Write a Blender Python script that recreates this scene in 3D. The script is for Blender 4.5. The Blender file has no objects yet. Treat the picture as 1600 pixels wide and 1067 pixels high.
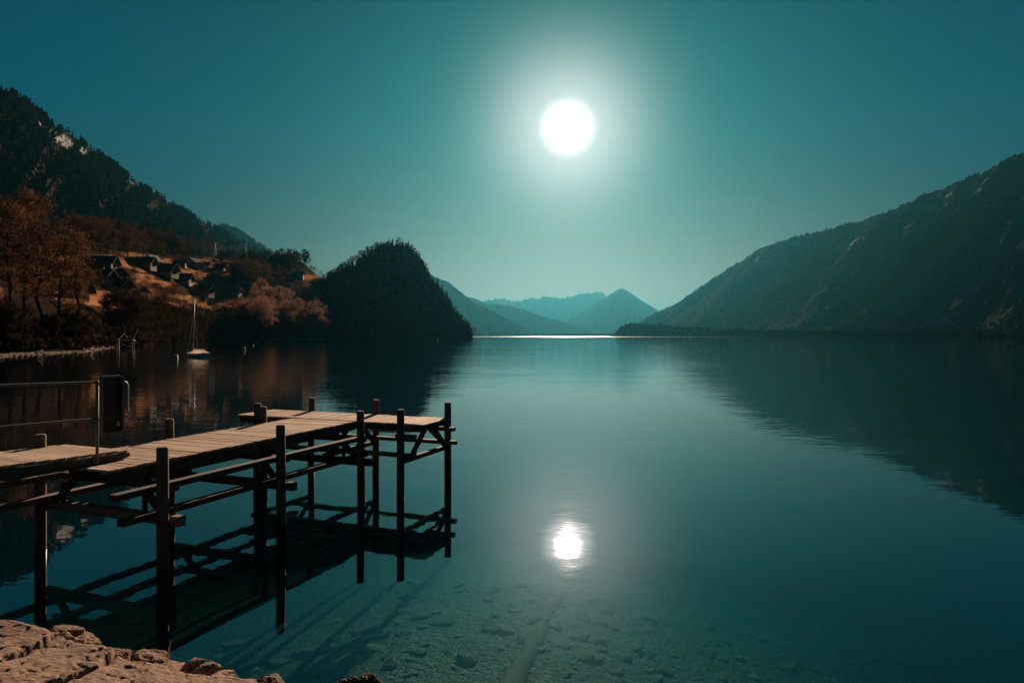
import bpy, math, random
import numpy as np
from math import radians, sin, cos, pi
from mathutils import Vector, Matrix, Euler
from mathutils.bvhtree import BVHTree

SC = bpy.context.scene
COL = SC.collection
R = random.Random(11)
# ------------------------------------------------------------------ camera
H = 3.2                      # eye height above the lake, metres
F = 1066.67                  # focal length in photo pixels (24 mm on 36 mm)
HY = 525.0                   # row of the horizon in the photo
cd = bpy.data.cameras.new('camera')
cam = bpy.data.objects.new('camera', cd); COL.objects.link(cam)
cam.location = (0, 0, H); cam.rotation_euler = (radians(90), 0, 0)
cd.sensor_width = 36; cd.lens = 24; cd.clip_start = .05; cd.clip_end = 90000
cd.shift_y = -(533.5 - HY) / 1600
SC.camera = cam
# ------------------------------------------------------------------ light
SUN_EL = math.atan(325 / F * cos(math.atan(87 / F)))
SUN_AZ = math.atan(87 / F)   # to the right of +Y
SV = Vector((sin(SUN_AZ) * cos(SUN_EL), cos(SUN_AZ) * cos(SUN_EL), sin(SUN_EL)))
sl = bpy.data.lights.new('sun', 'SUN'); sl.energy = 5.0; sl.angle = radians(.53)
sl.color = (1, .70, .47)
so = bpy.data.objects.new('sun', sl); COL.objects.link(so)
so.rotation_euler = (-SV).to_track_quat('-Z', 'Y').to_euler(); so.location = (0, 0, 60)
SC.view_settings.view_transform = 'Standard'; SC.view_settings.look = 'None'
SC.view_settings.gamma = 1; SC.view_settings.exposure = 0.9
SC.cycles.use_denoising = True
SC.cycles.max_bounces = 6; SC.cycles.diffuse_bounces = 2; SC.cycles.glossy_bounces = 3
SC.cycles.transparent_max_bounces = 12; SC.cycles.volume_bounces = 0
SC.cycles.sample_clamp_direct = 30; SC.cycles.sample_clamp_indirect = 6
SC.cycles.caustics_reflective = False; SC.cycles.caustics_refractive = False

class NT:
    """tiny node-tree writer"""
    def __init__(s, t): s.t = t; t.nodes.clear()
    def n(s, typ, **kw):
        nd = s.t.nodes.new(typ)
        for k, v in kw.items():
            if k.startswith('i_'):
                key = k[2:]; key = int(key) if key.isdigit() else key.replace('_', ' ')
                if isinstance(v, bpy.types.NodeSocket): s.t.links.new(v, nd.inputs[key])
                else: nd.inputs[key].default_value = v
            else: setattr(nd, k, v)
        return nd
    def math(s, op, a, b=0.0, c=0.0, clamp=False):
        nd = s.t.nodes.new('ShaderNodeMath'); nd.operation = op; nd.use_clamp = clamp
        for i, v in enumerate((a, b, c)):
            if isinstance(v, bpy.types.NodeSocket): s.t.links.new(v, nd.inputs[i])
            else: nd.inputs[i].default_value = v
        return nd.outputs[0]
    def mix(s, f, a, b, mode='MIX'):
        nd = s.t.nodes.new('ShaderNodeMix'); nd.data_type = 'RGBA'; nd.blend_type = mode
        for k, v in ((0, f), (6, a), (7, b)):
            if isinstance(v, bpy.types.NodeSocket): s.t.links.new(v, nd.inputs[k])
            else: nd.inputs[k].default_value = v if k == 0 else (*v, 1)
        return nd.outputs[2]
    def ramp(s, f, stops):
        nd = s.t.nodes.new('ShaderNodeValToRGB'); s.t.links.new(f, nd.inputs[0])
        e = nd.color_ramp.elements
        while len(e) < len(stops): e.new(.5)
        for el, (p, c) in zip(e, stops):
            el.position = p; el.color = (*c, 1) if not isinstance(c, (int, float)) else (c, c, c, 1)
        return nd.outputs[0]
    def link(s, a, b): s.t.links.new(a, b)

w = bpy.data.worlds.new('World'); SC.world = w; w.use_nodes = True
g = NT(w.node_tree)
sky = g.n('ShaderNodeTexSky', sky_type='NISHITA', sun_disc=False)
sky.sun_elevation = SUN_EL; sky.sun_rotation = SUN_AZ
sky.air_density = 1.0; sky.dust_density = 1.6; sky.ozone_density = 1.0; sky.altitude = 560
tc = g.n('ShaderNodeTexCoord')
dot = g.n('ShaderNodeVectorMath', operation='DOT_PRODUCT', i_0=tc.outputs['Generated'])
dot.inputs[1].default_value = SV
cosa = g.math('MINIMUM', dot.outputs['Value'], .9999999)
ang = g.math('MULTIPLY', g.math('ARCCOSINE', cosa), 180 / pi)      # degrees from the sun
tinted = g.mix(1.0, sky.outputs[0], (.0003, .174, .206), 'MULTIPLY')
# bright air round the sun: part of the sky, fades with the angle from the sun
core = g.math('MULTIPLY', g.math('POWER', 2.718, g.math('MULTIPLY', g.math('POWER', g.math('DIVIDE', ang, .60), 2.0), -1.0)), 28.0)
core = g.math('ADD', core, g.math('MULTIPLY', g.math('POWER', 2.718, g.math('MULTIPLY', g.math('POWER', g.math('DIVIDE', ang, 1.85), 4.5), -1.0)), .8))
halo = g.math('MULTIPLY', g.math('POWER', 2.718, g.math('MULTIPLY', g.math('POWER', g.math('DIVIDE', ang, 5.2), 1.9), -1.0)), .44)
halo2 = g.math('MULTIPLY', g.math('POWER', 2.718, g.math('DIVIDE', ang, -11.0)), .05)
# pale dusty air low over the horizon on the sun's side
elev = g.math('MULTIPLY', g.math('ARCSINE', g.n('ShaderNodeSeparateXYZ', i_0=tc.outputs['Generated']).outputs[2]), 180 / pi)
low = g.math('MULTIPLY', g.math('POWER', 2.718, g.math('DIVIDE', g.math('MAXIMUM', elev, 0.0), -3.9)), g.math('POWER', 2.718, g.math('DIVIDE', ang, -11.5)))
low = g.math('MULTIPLY', low, 2.4)
glow = g.n('ShaderNodeBackground', i_Strength=1.0)
gl = g.mix(1.0, (1, .90, .87), (1, 1, 1), 'MULTIPLY')
g.link(gl, glow.inputs[0]); g.link(g.math('ADD', core, halo), glow.inputs[1])
glow2 = g.n('ShaderNodeBackground', i_Color=(.15, .78, .80, 1), i_Strength=halo2)
elv = g.math('MULTIPLY', g.math('ARCSINE', g.n('ShaderNodeSeparateXYZ', i_0=tc.outputs['Generated']).outputs[2]), 180 / pi)
dim = g.math('MULTIPLY_ADD', g.math('DIVIDE', elv, 16.0, clamp=True), .74, .26)      # denser air dims the sky low down
dim = g.math('MULTIPLY', dim, g.math('MULTIPLY_ADD', g.math('DIVIDE', g.math('SUBTRACT', elv, 22.0), 16.0, clamp=True), -.5, 1.0))
bg = g.n('ShaderNodeBackground', i_Color=tinted, i_Strength=g.math('MULTIPLY', g.math('MULTIPLY', dim, g.math('MINIMUM', g.math('MULTIPLY_ADD', ang, .0235, .13), 1.0)), .055))
add = g.n('ShaderNodeAddShader', i_0=bg.outputs[0], i_1=glow.outputs[0])
add1 = g.n('ShaderNodeAddShader', i_0=add.outputs[0], i_1=glow2.outputs[0])
lowb = g.n('ShaderNodeBackground', i_Color=(1, .60, .50, 1), i_Strength=low)
add2 = g.n('ShaderNodeAddShader', i_0=add1.outputs[0], i_1=lowb.outputs[0])
wo = g.n('ShaderNodeOutputWorld', i_Surface=add2.outputs[0])

# ------------------------------------------------------------------ helpers
def P(px, py, Y): return Vector(((px - 800) / F * Y, Y, H - (py - HY) / F * Y))
def G(px, py, z=0.0):
    Y = F * (H - z) / (py - HY); return Vector(((px - 800) / F * Y, Y, z))
def tag(o, label=None, cat=None, group=None, kind=None):
    if label: o['label'] = label
    if cat: o['category'] = cat
    if group: o['group'] = group
    if kind: o['kind'] = kind
    return o
def link(name, me, mat=None, parent=None, loc=None):
    o = bpy.data.objects.new(name, me); COL.objects.link(o)
    if mat:
        me.materials.clear()
        for m in (mat if isinstance(mat, (list, tuple)) else [mat]): me.materials.append(m)
    if parent: o.parent = parent
    if loc is not None: o.location = loc
    return o
def empty(name, loc=(0, 0, 0), rz=0.0, **kw):
    o = bpy.data.objects.new(name, None); COL.objects.link(o); o.location = loc; o.rotation_euler = (0, 0, rz)
    o.empty_display_size = .2
    return tag(o, **kw)
def dup(o, loc, rz=0.0, sc=1.0, label=None, group=None, parent=None):
    c = o.copy(); COL.objects.link(c)
    if parent is None:
        c.location = loc; c.rotation_euler = (0, 0, rz); c.scale = (sc, sc, sc) if not isinstance(sc, tuple) else sc
        if label: c['label'] = label
        if group: c['group'] = group
    else: c.parent = parent
    for ch in list(o.children): dup(ch, None, parent=c)
    return c
def np_mesh(name, v, f, mi=None, smooth=False):
    v = np.asarray(v, np.float32); f = np.asarray(f, np.int32)
    me = bpy.data.meshes.new(name); k = f.shape[1]
    me.vertices.add(len(v)); me.vertices.foreach_set('co', v.ravel())
    me.loops.add(f.size); me.loops.foreach_set('vertex_index', f.ravel())
    me.polygons.add(len(f)); me.polygons.foreach_set('loop_start', np.arange(0, f.size, k, dtype=np.int32))
    if mi is not None: me.polygons.foreach_set('material_index', np.asarray(mi, np.int32))
    me.polygons.foreach_set('use_smooth', np.full(len(f), smooth))
    me.update(calc_edges=True); me.validate()
    return me
class MB:
    """collects shapes; build() links them as ONE mesh object"""
    def __init__(s): s.v = []; s.f = []
    def add(s, vs, fs):
        b = len(s.v); s.v += [tuple(x) for x in vs]; s.f += [tuple(i + b for i in q) for q in fs]; return s
    def box(s, c, d, rot=None, taper=1.0, jit=0.0):
        vs = []
        for z in (-1, 1):
            for x, y in ((-1, -1), (1, -1), (1, 1), (-1, 1)):
                t = taper if z > 0 else 1
                p = Vector((x * d[0] / 2 * t, y * d[1] / 2 * t, z * d[2] / 2))
                if jit: p += Vector((R.uniform(-jit, jit), R.uniform(-jit, jit), R.uniform(-jit, jit)))
                if rot is not None: p = rot @ p
                vs.append(Vector(c) + p)
        return s.add(vs, [(3, 2, 1, 0), (4, 5, 6, 7), (0, 1, 5, 4), (1, 2, 6, 5), (2, 3, 7, 6), (3, 0, 4, 7)])
    def beam(s, a, b, w_, h_, ext=0.0):
        a = Vector(a); b = Vector(b); d = (b - a); L = d.length; d.normalize()
        a = a - d * ext; b = b + d * ext
        up = Vector((0, 0, 1))
        if abs(d.z) > .95: up = Vector((.366, .931, 0))
        sd = d.cross(up).normalized(); up = sd.cross(d).normalized()
        vs = []
        for p in (a, b):
            for x, y in ((-1, -1), (1, -1), (1, 1), (-1, 1)): vs.append(p + sd * x * w_ / 2 + up * y * h_ / 2)
        return s.add(vs, [(0, 1, 2, 3), (7, 6, 5, 4), (1, 0, 4, 5), (2, 1, 5, 6), (3, 2, 6, 7), (0, 3, 7, 4)])
    def tube(s, pts, rad, n=8, caps=True):
        pts = [Vector(p) for p in pts]
        if not isinstance(rad, (list, tuple)): rad = [rad] * len(pts)
        rings = []
        for i, p in enumerate(pts):
            d = (pts[min(i + 1, len(pts) - 1)] - pts[max(i - 1, 0)]).normalized()
            up = Vector((0, 0, 1)) if abs(d.z) < .9 else Vector((0, 1, 0))
            a = d.cross(up).normalized(); b = a.cross(d).normalized()
            rings.append([p + (a * cos(2 * pi * k / n) + b * sin(2 * pi * k / n)) * rad[i] for k in range(n)])
        vs = [q for r in rings for q in r]; fs = []
        for i in range(len(pts) - 1):
            for k in range(n):
                fs.append((i * n + k, i * n + (k + 1) % n, (i + 1) * n + (k + 1) % n, (i + 1) * n + k))
        if caps: fs.append(tuple(range(n - 1, -1, -1))); fs.append(tuple((len(pts) - 1) * n + k for k in range(n)))
        return s.add(vs, fs)
    def build(s, name, mat, parent=None, smooth=False, bevel=0.0, loc=None):
        me = bpy.data.meshes.new(name); me.from_pydata(s.v, [], s.f); me.update()
        if smooth:
            for p in me.polygons: p.use_smooth = True
        o = link(name, me, mat, parent, loc)
        if bevel:
            m = o.modifiers.new('bevel', 'BEVEL'); m.width = bevel; m.segments = 1; m.limit_method = 'ANGLE'
        return o
# numpy value noise
def _h(ix, iy, seed):
    n = (ix.astype(np.int64) * 374761393 + iy.astype(np.int64) * 668265263 + seed * 1442695041) & 0x7fffffff
    n = ((n ^ (n >> 13)) * 1274126177) & 0x7fffffff
    return ((n ^ (n >> 16)) & 0xffff) / 65535.0
def vn(x, y, seed=0):
    x = np.asarray(x, float); y = np.asarray(y, float)
    ix = np.floor(x); iy = np.floor(y); fx = x - ix; fy = y - iy
    fx = fx * fx * (3 - 2 * fx); fy = fy * fy * (3 - 2 * fy)
    a = _h(ix, iy, seed); b = _h(ix + 1, iy, seed); c = _h(ix, iy + 1, seed); d = _h(ix + 1, iy + 1, seed)
    return (a * (1 - fx) + b * fx) * (1 - fy) + (c * (1 - fx) + d * fx) * fy
def fbm(x, y, o=5, seed=0, ridged=False):
    t = 0; a = .5; n = 0
    for k in range(o):
        q = vn(np.asarray(x) * 2 ** k, np.asarray(y) * 2 ** k, seed + k)
        if ridged: q = 1 - np.abs(2 * q - 1)
        t = t + a * q; n += a; a *= .5
    return t / n
# ------------------------------------------------------------------ materials
def mat(name, fn):
    m = bpy.data.materials.new(name); m.use_nodes = True; g = NT(m.node_tree)
    sh, disp = fn(g), None
    if isinstance(sh, tuple): sh, vol = sh
    else: vol = None
    o = g.n('ShaderNodeOutputMaterial')
    if sh is not None: g.link(sh, o.inputs['Surface'])
    if vol is not None: g.link(vol, o.inputs['Volume'])
    return m
def pr(g, col, rough=.8, bump=None, strength=.4, dist=.02, metal=0.0, spec=.3):
    b = g.n('ShaderNodeBsdfPrincipled')
    if isinstance(col, bpy.types.NodeSocket): g.link(col, b.inputs['Base Color'])
    else: b.inputs['Base Color'].default_value = (*col, 1)
    if isinstance(rough, bpy.types.NodeSocket): g.link(rough, b.inputs['Roughness'])
    else: b.inputs['Roughness'].default_value = rough
    b.inputs['Metallic'].default_value = metal; b.inputs['Specular IOR Level'].default_value = spec
    if bump is not None:
        bp = g.n('ShaderNodeBump', i_Strength=strength, i_Distance=dist, i_Height=bump)
        g.link(bp.outputs[0], b.inputs['Normal'])
    return b.outputs[0]
def noise(g, scale, detail=4, rough=.6, vec=None, dim='3D'):
    n = g.n('ShaderNodeTexNoise', i_Scale=scale, i_Detail=detail, i_Roughness=rough, noise_dimensions=dim)
    if vec is not None: g.link(vec, n.inputs['Vector'])
    return n.outputs[0]
def pos(g, s=(1, 1, 1), rz=0.0, obj=False):
    src = g.n('ShaderNodeTexCoord').outputs['Object'] if obj else g.n('ShaderNodeNewGeometry').outputs['Position']
    m = g.n('ShaderNodeMapping', i_Vector=src); m.inputs['Scale'].default_value = s; m.inputs['Rotation'].default_value = (0, 0, rz)
    return m.outputs[0]
def flat(name, c, rough=.7, var=.25, scale=3.0, metal=0.0, spec=.3):
    def fn(g):
        n = noise(g, scale, 5, .65, pos(g, obj=True))
        return pr(g, g.mix(n, tuple(x * (1 - var) for x in c), tuple(x * (1 + var) for x in c)), rough, n, .3, .01, metal, spec)
    return mat(name, fn)
# ------------------------------------------------------------------ setting: water and lake bed
def m_water(g):
    p = pos(g, (1, 1, 1))
    sep = g.n('ShaderNodeSeparateXYZ', i_0=p); Y = sep.outputs[1]
    p2 = pos(g, (.55, 1.0, 1), radians(8)); p3 = pos(g, (.10, .25, 1), radians(-14))
    n1 = noise(g, 1.6, 3, .5, p2); n2 = noise(g, 5.5, 2, .5, p2); n3 = noise(g, 1.0, 2, .5, p3)
    calm = g.ramp(noise(g, .035, 3, .6, pos(g, (.35, 1, 1))), [(.35, .35), (.62, 1.0)])
    far = g.math('MULTIPLY_ADD', g.math('DIVIDE', Y, 70.0, clamp=True), .95, .08)
    h = g.math('MULTIPLY_ADD', n1, .75, g.math('MULTIPLY', n2, .10))
    h = g.math('MULTIPLY', g.math('MULTIPLY', h, calm), far)
    h = g.math('MULTIPLY_ADD', g.math('MULTIPLY', n3, g.math('MULTIPLY_ADD', far, .65, .30)), .9, h)
    bp = g.n('ShaderNodeBump', i_Strength=1.0, i_Distance=.030, i_Height=h)
    bf = g.n('ShaderNodeNewGeometry').outputs['Backfacing']
    fr = g.n('ShaderNodeFresnel', i_IOR=g.math('MULTIPLY_ADD', bf, 1 / 1.45 - 1.45, 1.45), i_Normal=bp.outputs[0])   # light straight through both ways
    # wind-ruffled water far out scatters the sun's glitter
    ruff = g.math('DIVIDE', g.math('SUBTRACT', Y, 900.0), 2500.0, clamp=True)
    rg = g.math('MULTIPLY_ADD', ruff, .13, .010)
    gl = g.n('ShaderNodeBsdfGlossy', i_Roughness=rg, i_Normal=bp.outputs[0], i_Color=(.97, .99, 1, 1))
    tr = g.n('ShaderNodeBsdfTransparent', i_Color=(.66, .72, .69, 1))
    mx = g.n('ShaderNodeMixShader', i_Fac=g.math('POWER', fr.outputs[0], .78), i_1=tr.outputs[0], i_2=gl.outputs[0])
    va = g.n('ShaderNodeVolumeAbsorption', i_Color=(.05, .60, .64, 1), i_Density=.34)
    vs_ = g.n('ShaderNodeVolumeScatter', i_Color=(.0, .42, .80, 1), i_Density=.013)
    return mx.outputs[0], g.n('ShaderNodeAddShader', i_0=va.outputs[0], i_1=vs_.outputs[0]).outputs[0]
M_WATER = mat('lake_water', m_water)
W_ = 30000
wb = MB(); wb.box((0, 0, -20), (2 * W_, 2 * W_, 40))
tag(wb.build('lake_water', M_WATER), 'calm teal lake water mirroring the sun and the dark slopes', 'lake', kind='structure')

def shore_y(x):   # near shoreline of the lake on the photographer's side
    return 2.2 + .25 * np.sin(x * .7) + .18 * (-x).clip(0, 8)
def bed_z(x, y):
    d = y - shore_y(x)
    z = -.16 - .078 * d.clip(0, 999) - .0065 * (d - 3).clip(0, 999) ** 2 - .21 * (x - .3).clip(0, 9) * (d.clip(0, 3) / 3)
    z = z - .22 * (-x - 1.4).clip(0, 6) * (d.clip(0, 2) / 2)
    z = np.where(d < 0, -.16 + (-d) * .35, z)
    z = z + .05 * (fbm(x * .9, y * .9, 4, 5) - .5) + .02 * (fbm(x * 5, y * 5, 3, 9) - .5)
    return z.clip(-12, 3)
def m_bed(g):
    p = pos(g)
    v = g.n('ShaderNodeTexVoronoi', i_Scale=26.0, i_Vector=p, feature='F1')
    v2 = g.n('ShaderNodeTexVoronoi', i_Scale=9.0, i_Vector=p, feature='F1')
    n = noise(g, .8, 5, .7, p)
    c = g.ramp(v.outputs['Color'], [(.1, (.012, .013, .010)), (.5, (.035, .037, .029)), (.72, (.075, .075, .06)), (.86, (.40, .39, .34))])
    c2 = g.ramp(v2.outputs['Color'], [(.2, (.02, .02, .017)), (.8, (.09, .085, .07))])
    c = g.mix(.25, c, c2)
    c = g.mix(g.ramp(n, [(.40, .0), (.62, .8)]), c, (.020, .021, .016))
    hgt = g.math('ADD', v.outputs['Distance'], g.math('MULTIPLY', v2.outputs['Distance'], 1.5))
    return pr(g, c, .75, hgt, .8, -.02)
M_BED = mat('lake_bed', m_bed)
xs = np.concatenate([np.linspace(-60, -14, 24), np.linspace(-13.8, 14, 190), np.linspace(14.5, 70, 26)])
ys = np.concatenate([np.linspace(-12, 1, 20), np.linspace(1.1, 20, 150), np.linspace(20.5, 90, 30)])
gx, gy = np.meshgrid(xs, ys); vz = bed_z(gx, gy)
def grid_faces(a, b):
    i = np.arange(a - 1)[:, None] * b + np.arange(b - 1)[None, :]; i = i.ravel()
    return np.stack([i, i + 1, i + b + 1, i + b], 1)
me = np_mesh('lake_bed', np.stack([gx, gy, vz], -1).reshape(-1, 3), grid_faces(*gx.shape), smooth=True)
tag(link('lake_bed', me, M_BED), kind='structure')
mb = MB(); mb.box((0, 0, -41), (2 * W_, 2 * W_, 1))
tag(mb.build('deep_lake_bed', M_BED), kind='structure')

# ------------------------------------------------------------------ terrain
def interp(tab, x, k):
    a = np.array([t[0] for t in tab], float); b = np.array([t[k] for t in tab], float)
    return np.interp(x, a, b)
def set_attr(me, name, arr):
    at = me.attributes.new(name, 'FLOAT', 'POINT'); at.data.foreach_set('value', np.asarray(arr, np.float32).ravel())
def m_slope(c1, c2, snowc=(.75, .8, .85), scale=.01, meadow=(.30, .15, .07), bs=.6, bd=6.0):
    def fn(g):
        n = noise(g, scale, 8, .68, pos(g)); n2 = noise(g, scale * 7, 5, .7, pos(g))
        c = g.mix(g.ramp(n, [(.36, 0), (.62, 1)]), c1, c2)
        c = g.mix(g.ramp(n2, [(.4, 0), (.75, .6)]), c, tuple(x * .45 for x in c1))
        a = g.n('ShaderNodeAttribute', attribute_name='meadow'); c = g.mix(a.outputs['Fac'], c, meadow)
        a = g.n('ShaderNodeAttribute', attribute_name='snow'); c = g.mix(a.outputs['Fac'], c, snowc)
        bp = g.n('ShaderNodeBump', i_Strength=bs, i_Distance=bd, i_Height=g.math('ADD', n2, n))
        return g.n('ShaderNodeBsdfDiffuse', i_Color=c, i_Normal=bp.outputs[0]).outputs[0]
    return fn
STREAK = {}
def ridge(name, crest, foot, m, lit_streak=0, N=300, J=90, back=.35, gully=.10, gs=14, expo=1.15, seed=3, jag=.012, label=None, snow=None, meadow=None, zf=-4):
    """a mountain: crest and foot are lists of (photo column, photo row, distance); rows of the foot are not used."""
    t = np.linspace(0, 1, N)
    cx = np.interp(t, np.linspace(0, 1, len(crest)), [c[0] for c in crest])
    cr = interp(crest, cx, 1); cy = interp(crest, cx, 2)
    fx = interp(foot, cx, 1); fy = interp(foot, cx, 2)        # foot: (crest column, foot column, distance)
    C = np.stack([(cx - 800) / F * cy, cy, H - (cr - HY) / F * cy], -1)
    A = np.stack([(fx - 800) / F * fy, fy, np.full(N, float(zf))], -1)
    v = np.linspace(0, 1, J)[:, None]
    Z = (A[None, :, 2] * (1 - v ** expo) + C[None, :, 2] * v ** expo)
    X = A[None, :, 0] * (1 - v) + C[None, :, 0] * v; Yy = A[None, :, 1] * (1 - v) + C[None, :, 1] * v
    hh = C[None, :, 2] - zf
    u = t[None, :] * gs
    g1 = fbm(u + .35 * fbm(u * 2, v * 3, 3, seed + 50), v * .9 + 0 * u, 6, seed, True) - .55
    g2 = fbm(u * 4, v * 9, 5, seed + 9) - .5
    env = np.sin(pi * v.clip(0, 1)) ** .8
    Z = Z + hh * (gully * g1 * (env + .0) * 1.6 + gully * .5 * g2 * env)
    Z = Z + hh * jag * (fbm(u * 22, v * 20, 4, seed + 20) - .5) * 2 * v
    # back side
    K = 14; vb = np.linspace(0, 1, K + 1)[1:, None]
    dirb = (C - A)[None]; Xb = C[None, :, 0] + dirb[..., 0] * vb * back * 2; Yb = C[None, :, 1] + np.abs(dirb[..., 1]) * vb * back * 2 + 300 * vb
    Zb = Z[-1:, :] * (1 - vb ** 1.1) + (zf) * vb ** 1.1
    X = np.concatenate([X, Xb]); Yy = np.concatenate([Yy, Yb]); Z = np.concatenate([Z, Zb])
    me = np_mesh(name, np.stack([X, Yy, Z], -1).reshape(-1, 3), grid_faces(*X.shape), smooth=True)
    px = 800 + X / Yy * F; py = HY - (Z - H) / Yy * F
    set_attr(me, 'snow', snow(px, py, X, Yy, Z) if snow else np.zeros(X.size))
    md = meadow(px, py, X, Yy, Z) if meadow else np.zeros(X.shape)
    if lit_streak:  # pale streaks of lit mist painted into the slope colour as open ground
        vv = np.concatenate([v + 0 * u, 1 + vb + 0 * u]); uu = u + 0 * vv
        sk = fbm(uu * 3.2 + .8 * fbm(uu, vv * 4, 3, seed + 7), vv * 2.2, 6, seed + 70); md = np.maximum(md, ((sk - .49) * 6).clip(0, 1) * lit_streak)
    set_attr(me, 'meadow', md)  # holds real meadows and the painted lit streaks
    STREAK[name] = md[:J] if md.ndim > 1 else None
    o = tag(link(name, me, m), label, kind='structure')
    return o, X[:J], Yy[:J], Z[:J]
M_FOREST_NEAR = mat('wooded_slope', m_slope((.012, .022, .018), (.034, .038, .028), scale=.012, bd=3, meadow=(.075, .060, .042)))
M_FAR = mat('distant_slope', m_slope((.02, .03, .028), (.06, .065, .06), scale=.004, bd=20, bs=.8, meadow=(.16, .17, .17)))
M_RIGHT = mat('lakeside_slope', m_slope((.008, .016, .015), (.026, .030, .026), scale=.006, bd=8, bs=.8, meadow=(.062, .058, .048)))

def sn_left(px, py, X, Y, Z):
    n = fbm(X * .02, Z * .03, 5, 77)
    crow = np.interp(px, [0, 70, 130, 200], [138, 185, 222, 275])
    d = py - crow
    m = ((px > 60) & (px < 135) & (d > 3) & (d < 26)).astype(float)
    m = m + ((px > 140) & (px < 330) & (d > 4) & (d < 20)) * .45
    return (m * ((n - .47) * 9).clip(0, .42))
LM_C = [(-900, -160, 1350), (-500, -60, 1450), (-200, 50, 1550), (0, 138, 1700), (30, 152, 1730), (70, 186, 1800), (130, 224, 1950), (200, 277, 2150), (270, 320, 2400), (330, 354, 2700), (375, 380, 2950), (430, 404, 3200), (500, 440, 3500)]
LM_F = [(-900, -1500, 500), (-200, -500, 650), (0, -250, 700), (200, 60, 800), (330, 250, 950), (500, 480, 1300)]
lm, lX, lY, lZ = ridge('left_mountain', LM_C, LM_F, M_FOREST_NEAR, .5, 420, 120, gully=.09, gs=18, expo=.95, seed=3, snow=sn_left, zf=40)
LS_C = [(300, 372, 5200), (340, 350, 5000), (352, 349, 5000), (375, 358, 5000), (395, 372, 5100), (425, 391, 5300), (470, 420, 5500), (540, 460, 5800)]
LS_F = [(300, 250, 3800), (540, 540, 4500)]
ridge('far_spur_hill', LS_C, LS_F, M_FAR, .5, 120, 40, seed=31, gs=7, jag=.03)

RM_C = [(965, 524, 7200), (1000, 506, 7000), (1025, 490, 6800), (1050, 479, 6600), (1100, 446, 6200), (1140, 420, 5800), (1175, 397, 5500), (1195, 383, 5300), (1215, 381, 5250), (1232, 372, 5200),
        (1280, 364, 5000), (1350, 343, 4600), (1400, 327, 4350), (1426, 318, 4250), (1432, 307, 4230), (1470, 296, 4100), (1510, 279, 3950), (1540, 272, 3850), (1570, 250, 3750), (1600, 245, 3650),
        (1680, 205, 3500), (1850, 170, 3200), (2100, 150, 3000), (2500, 120, 2700), (3000, 60, 2500)]
# spread crest points evenly in column for the resampling
def even(tab, step=20):
    xs_ = np.arange(tab[0][0], tab[-1][0] + 1, step); return [(x, float(interp(tab, x, 1)), float(interp(tab, x, 2))) for x in xs_]
RM_F = [(965, 950, 6900), (1050, 975, 6000), (1195, 1060, 4600), (1430, 1230, 3100), (1600, 1370, 2400), (1850, 1600, 1700), (2500, 2300, 1300), (3000, 3000, 1100)]
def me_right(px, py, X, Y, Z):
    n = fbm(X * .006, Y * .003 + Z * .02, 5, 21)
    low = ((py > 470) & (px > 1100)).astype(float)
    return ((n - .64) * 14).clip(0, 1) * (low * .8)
def sn_right(px, py, X, Y, Z):
    n = fbm(X * .012, Z * .02, 5, 41)
    crow = np.interp(px, [t[0] for t in RM_C], [t[1] for t in RM_C]); d = py - crow
    return ((n - .56) * 9).clip(0, .28) * ((d > 3) & (d < 34) & (px > 1180))
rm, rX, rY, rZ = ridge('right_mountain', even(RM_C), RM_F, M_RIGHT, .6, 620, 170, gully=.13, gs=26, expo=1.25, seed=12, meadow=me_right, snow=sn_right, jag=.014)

# hazy ranges at the end of the lake
F1 = [(600, 405, 8200), (660, 425, 8000), (690, 437, 8000), (700, 440, 8000), (715, 452, 8000), (728, 463, 8050), (745, 475, 8100), (765, 483, 8200), (785, 495, 8300), (805, 503, 8400), (820, 513, 8500), (838, 523, 8600), (850, 526, 8700)]
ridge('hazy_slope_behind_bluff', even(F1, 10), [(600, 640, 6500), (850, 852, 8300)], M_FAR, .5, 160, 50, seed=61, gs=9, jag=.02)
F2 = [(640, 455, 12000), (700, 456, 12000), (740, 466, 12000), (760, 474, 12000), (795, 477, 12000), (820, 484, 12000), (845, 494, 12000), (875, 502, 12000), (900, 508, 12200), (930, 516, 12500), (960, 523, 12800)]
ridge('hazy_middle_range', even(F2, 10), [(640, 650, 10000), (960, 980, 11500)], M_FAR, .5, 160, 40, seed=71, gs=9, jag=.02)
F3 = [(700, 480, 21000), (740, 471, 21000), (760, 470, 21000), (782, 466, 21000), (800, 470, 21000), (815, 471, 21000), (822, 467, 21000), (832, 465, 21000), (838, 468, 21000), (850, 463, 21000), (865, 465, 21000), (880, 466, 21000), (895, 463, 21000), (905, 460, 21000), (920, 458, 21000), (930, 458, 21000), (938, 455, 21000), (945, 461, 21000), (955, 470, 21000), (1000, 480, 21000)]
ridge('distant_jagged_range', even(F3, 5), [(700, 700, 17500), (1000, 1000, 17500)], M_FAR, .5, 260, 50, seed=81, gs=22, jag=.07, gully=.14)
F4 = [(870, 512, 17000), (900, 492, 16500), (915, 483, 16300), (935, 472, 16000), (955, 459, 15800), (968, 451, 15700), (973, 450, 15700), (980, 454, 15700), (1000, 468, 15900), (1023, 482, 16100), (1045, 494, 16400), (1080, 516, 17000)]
ridge('pyramid_peak', even(F4, 5), [(870, 850, 13800), (973, 960, 12800), (1080, 1100, 13800)], M_FAR, .5, 220, 60, seed=91, gs=12, jag=.015, gully=.16)

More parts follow.
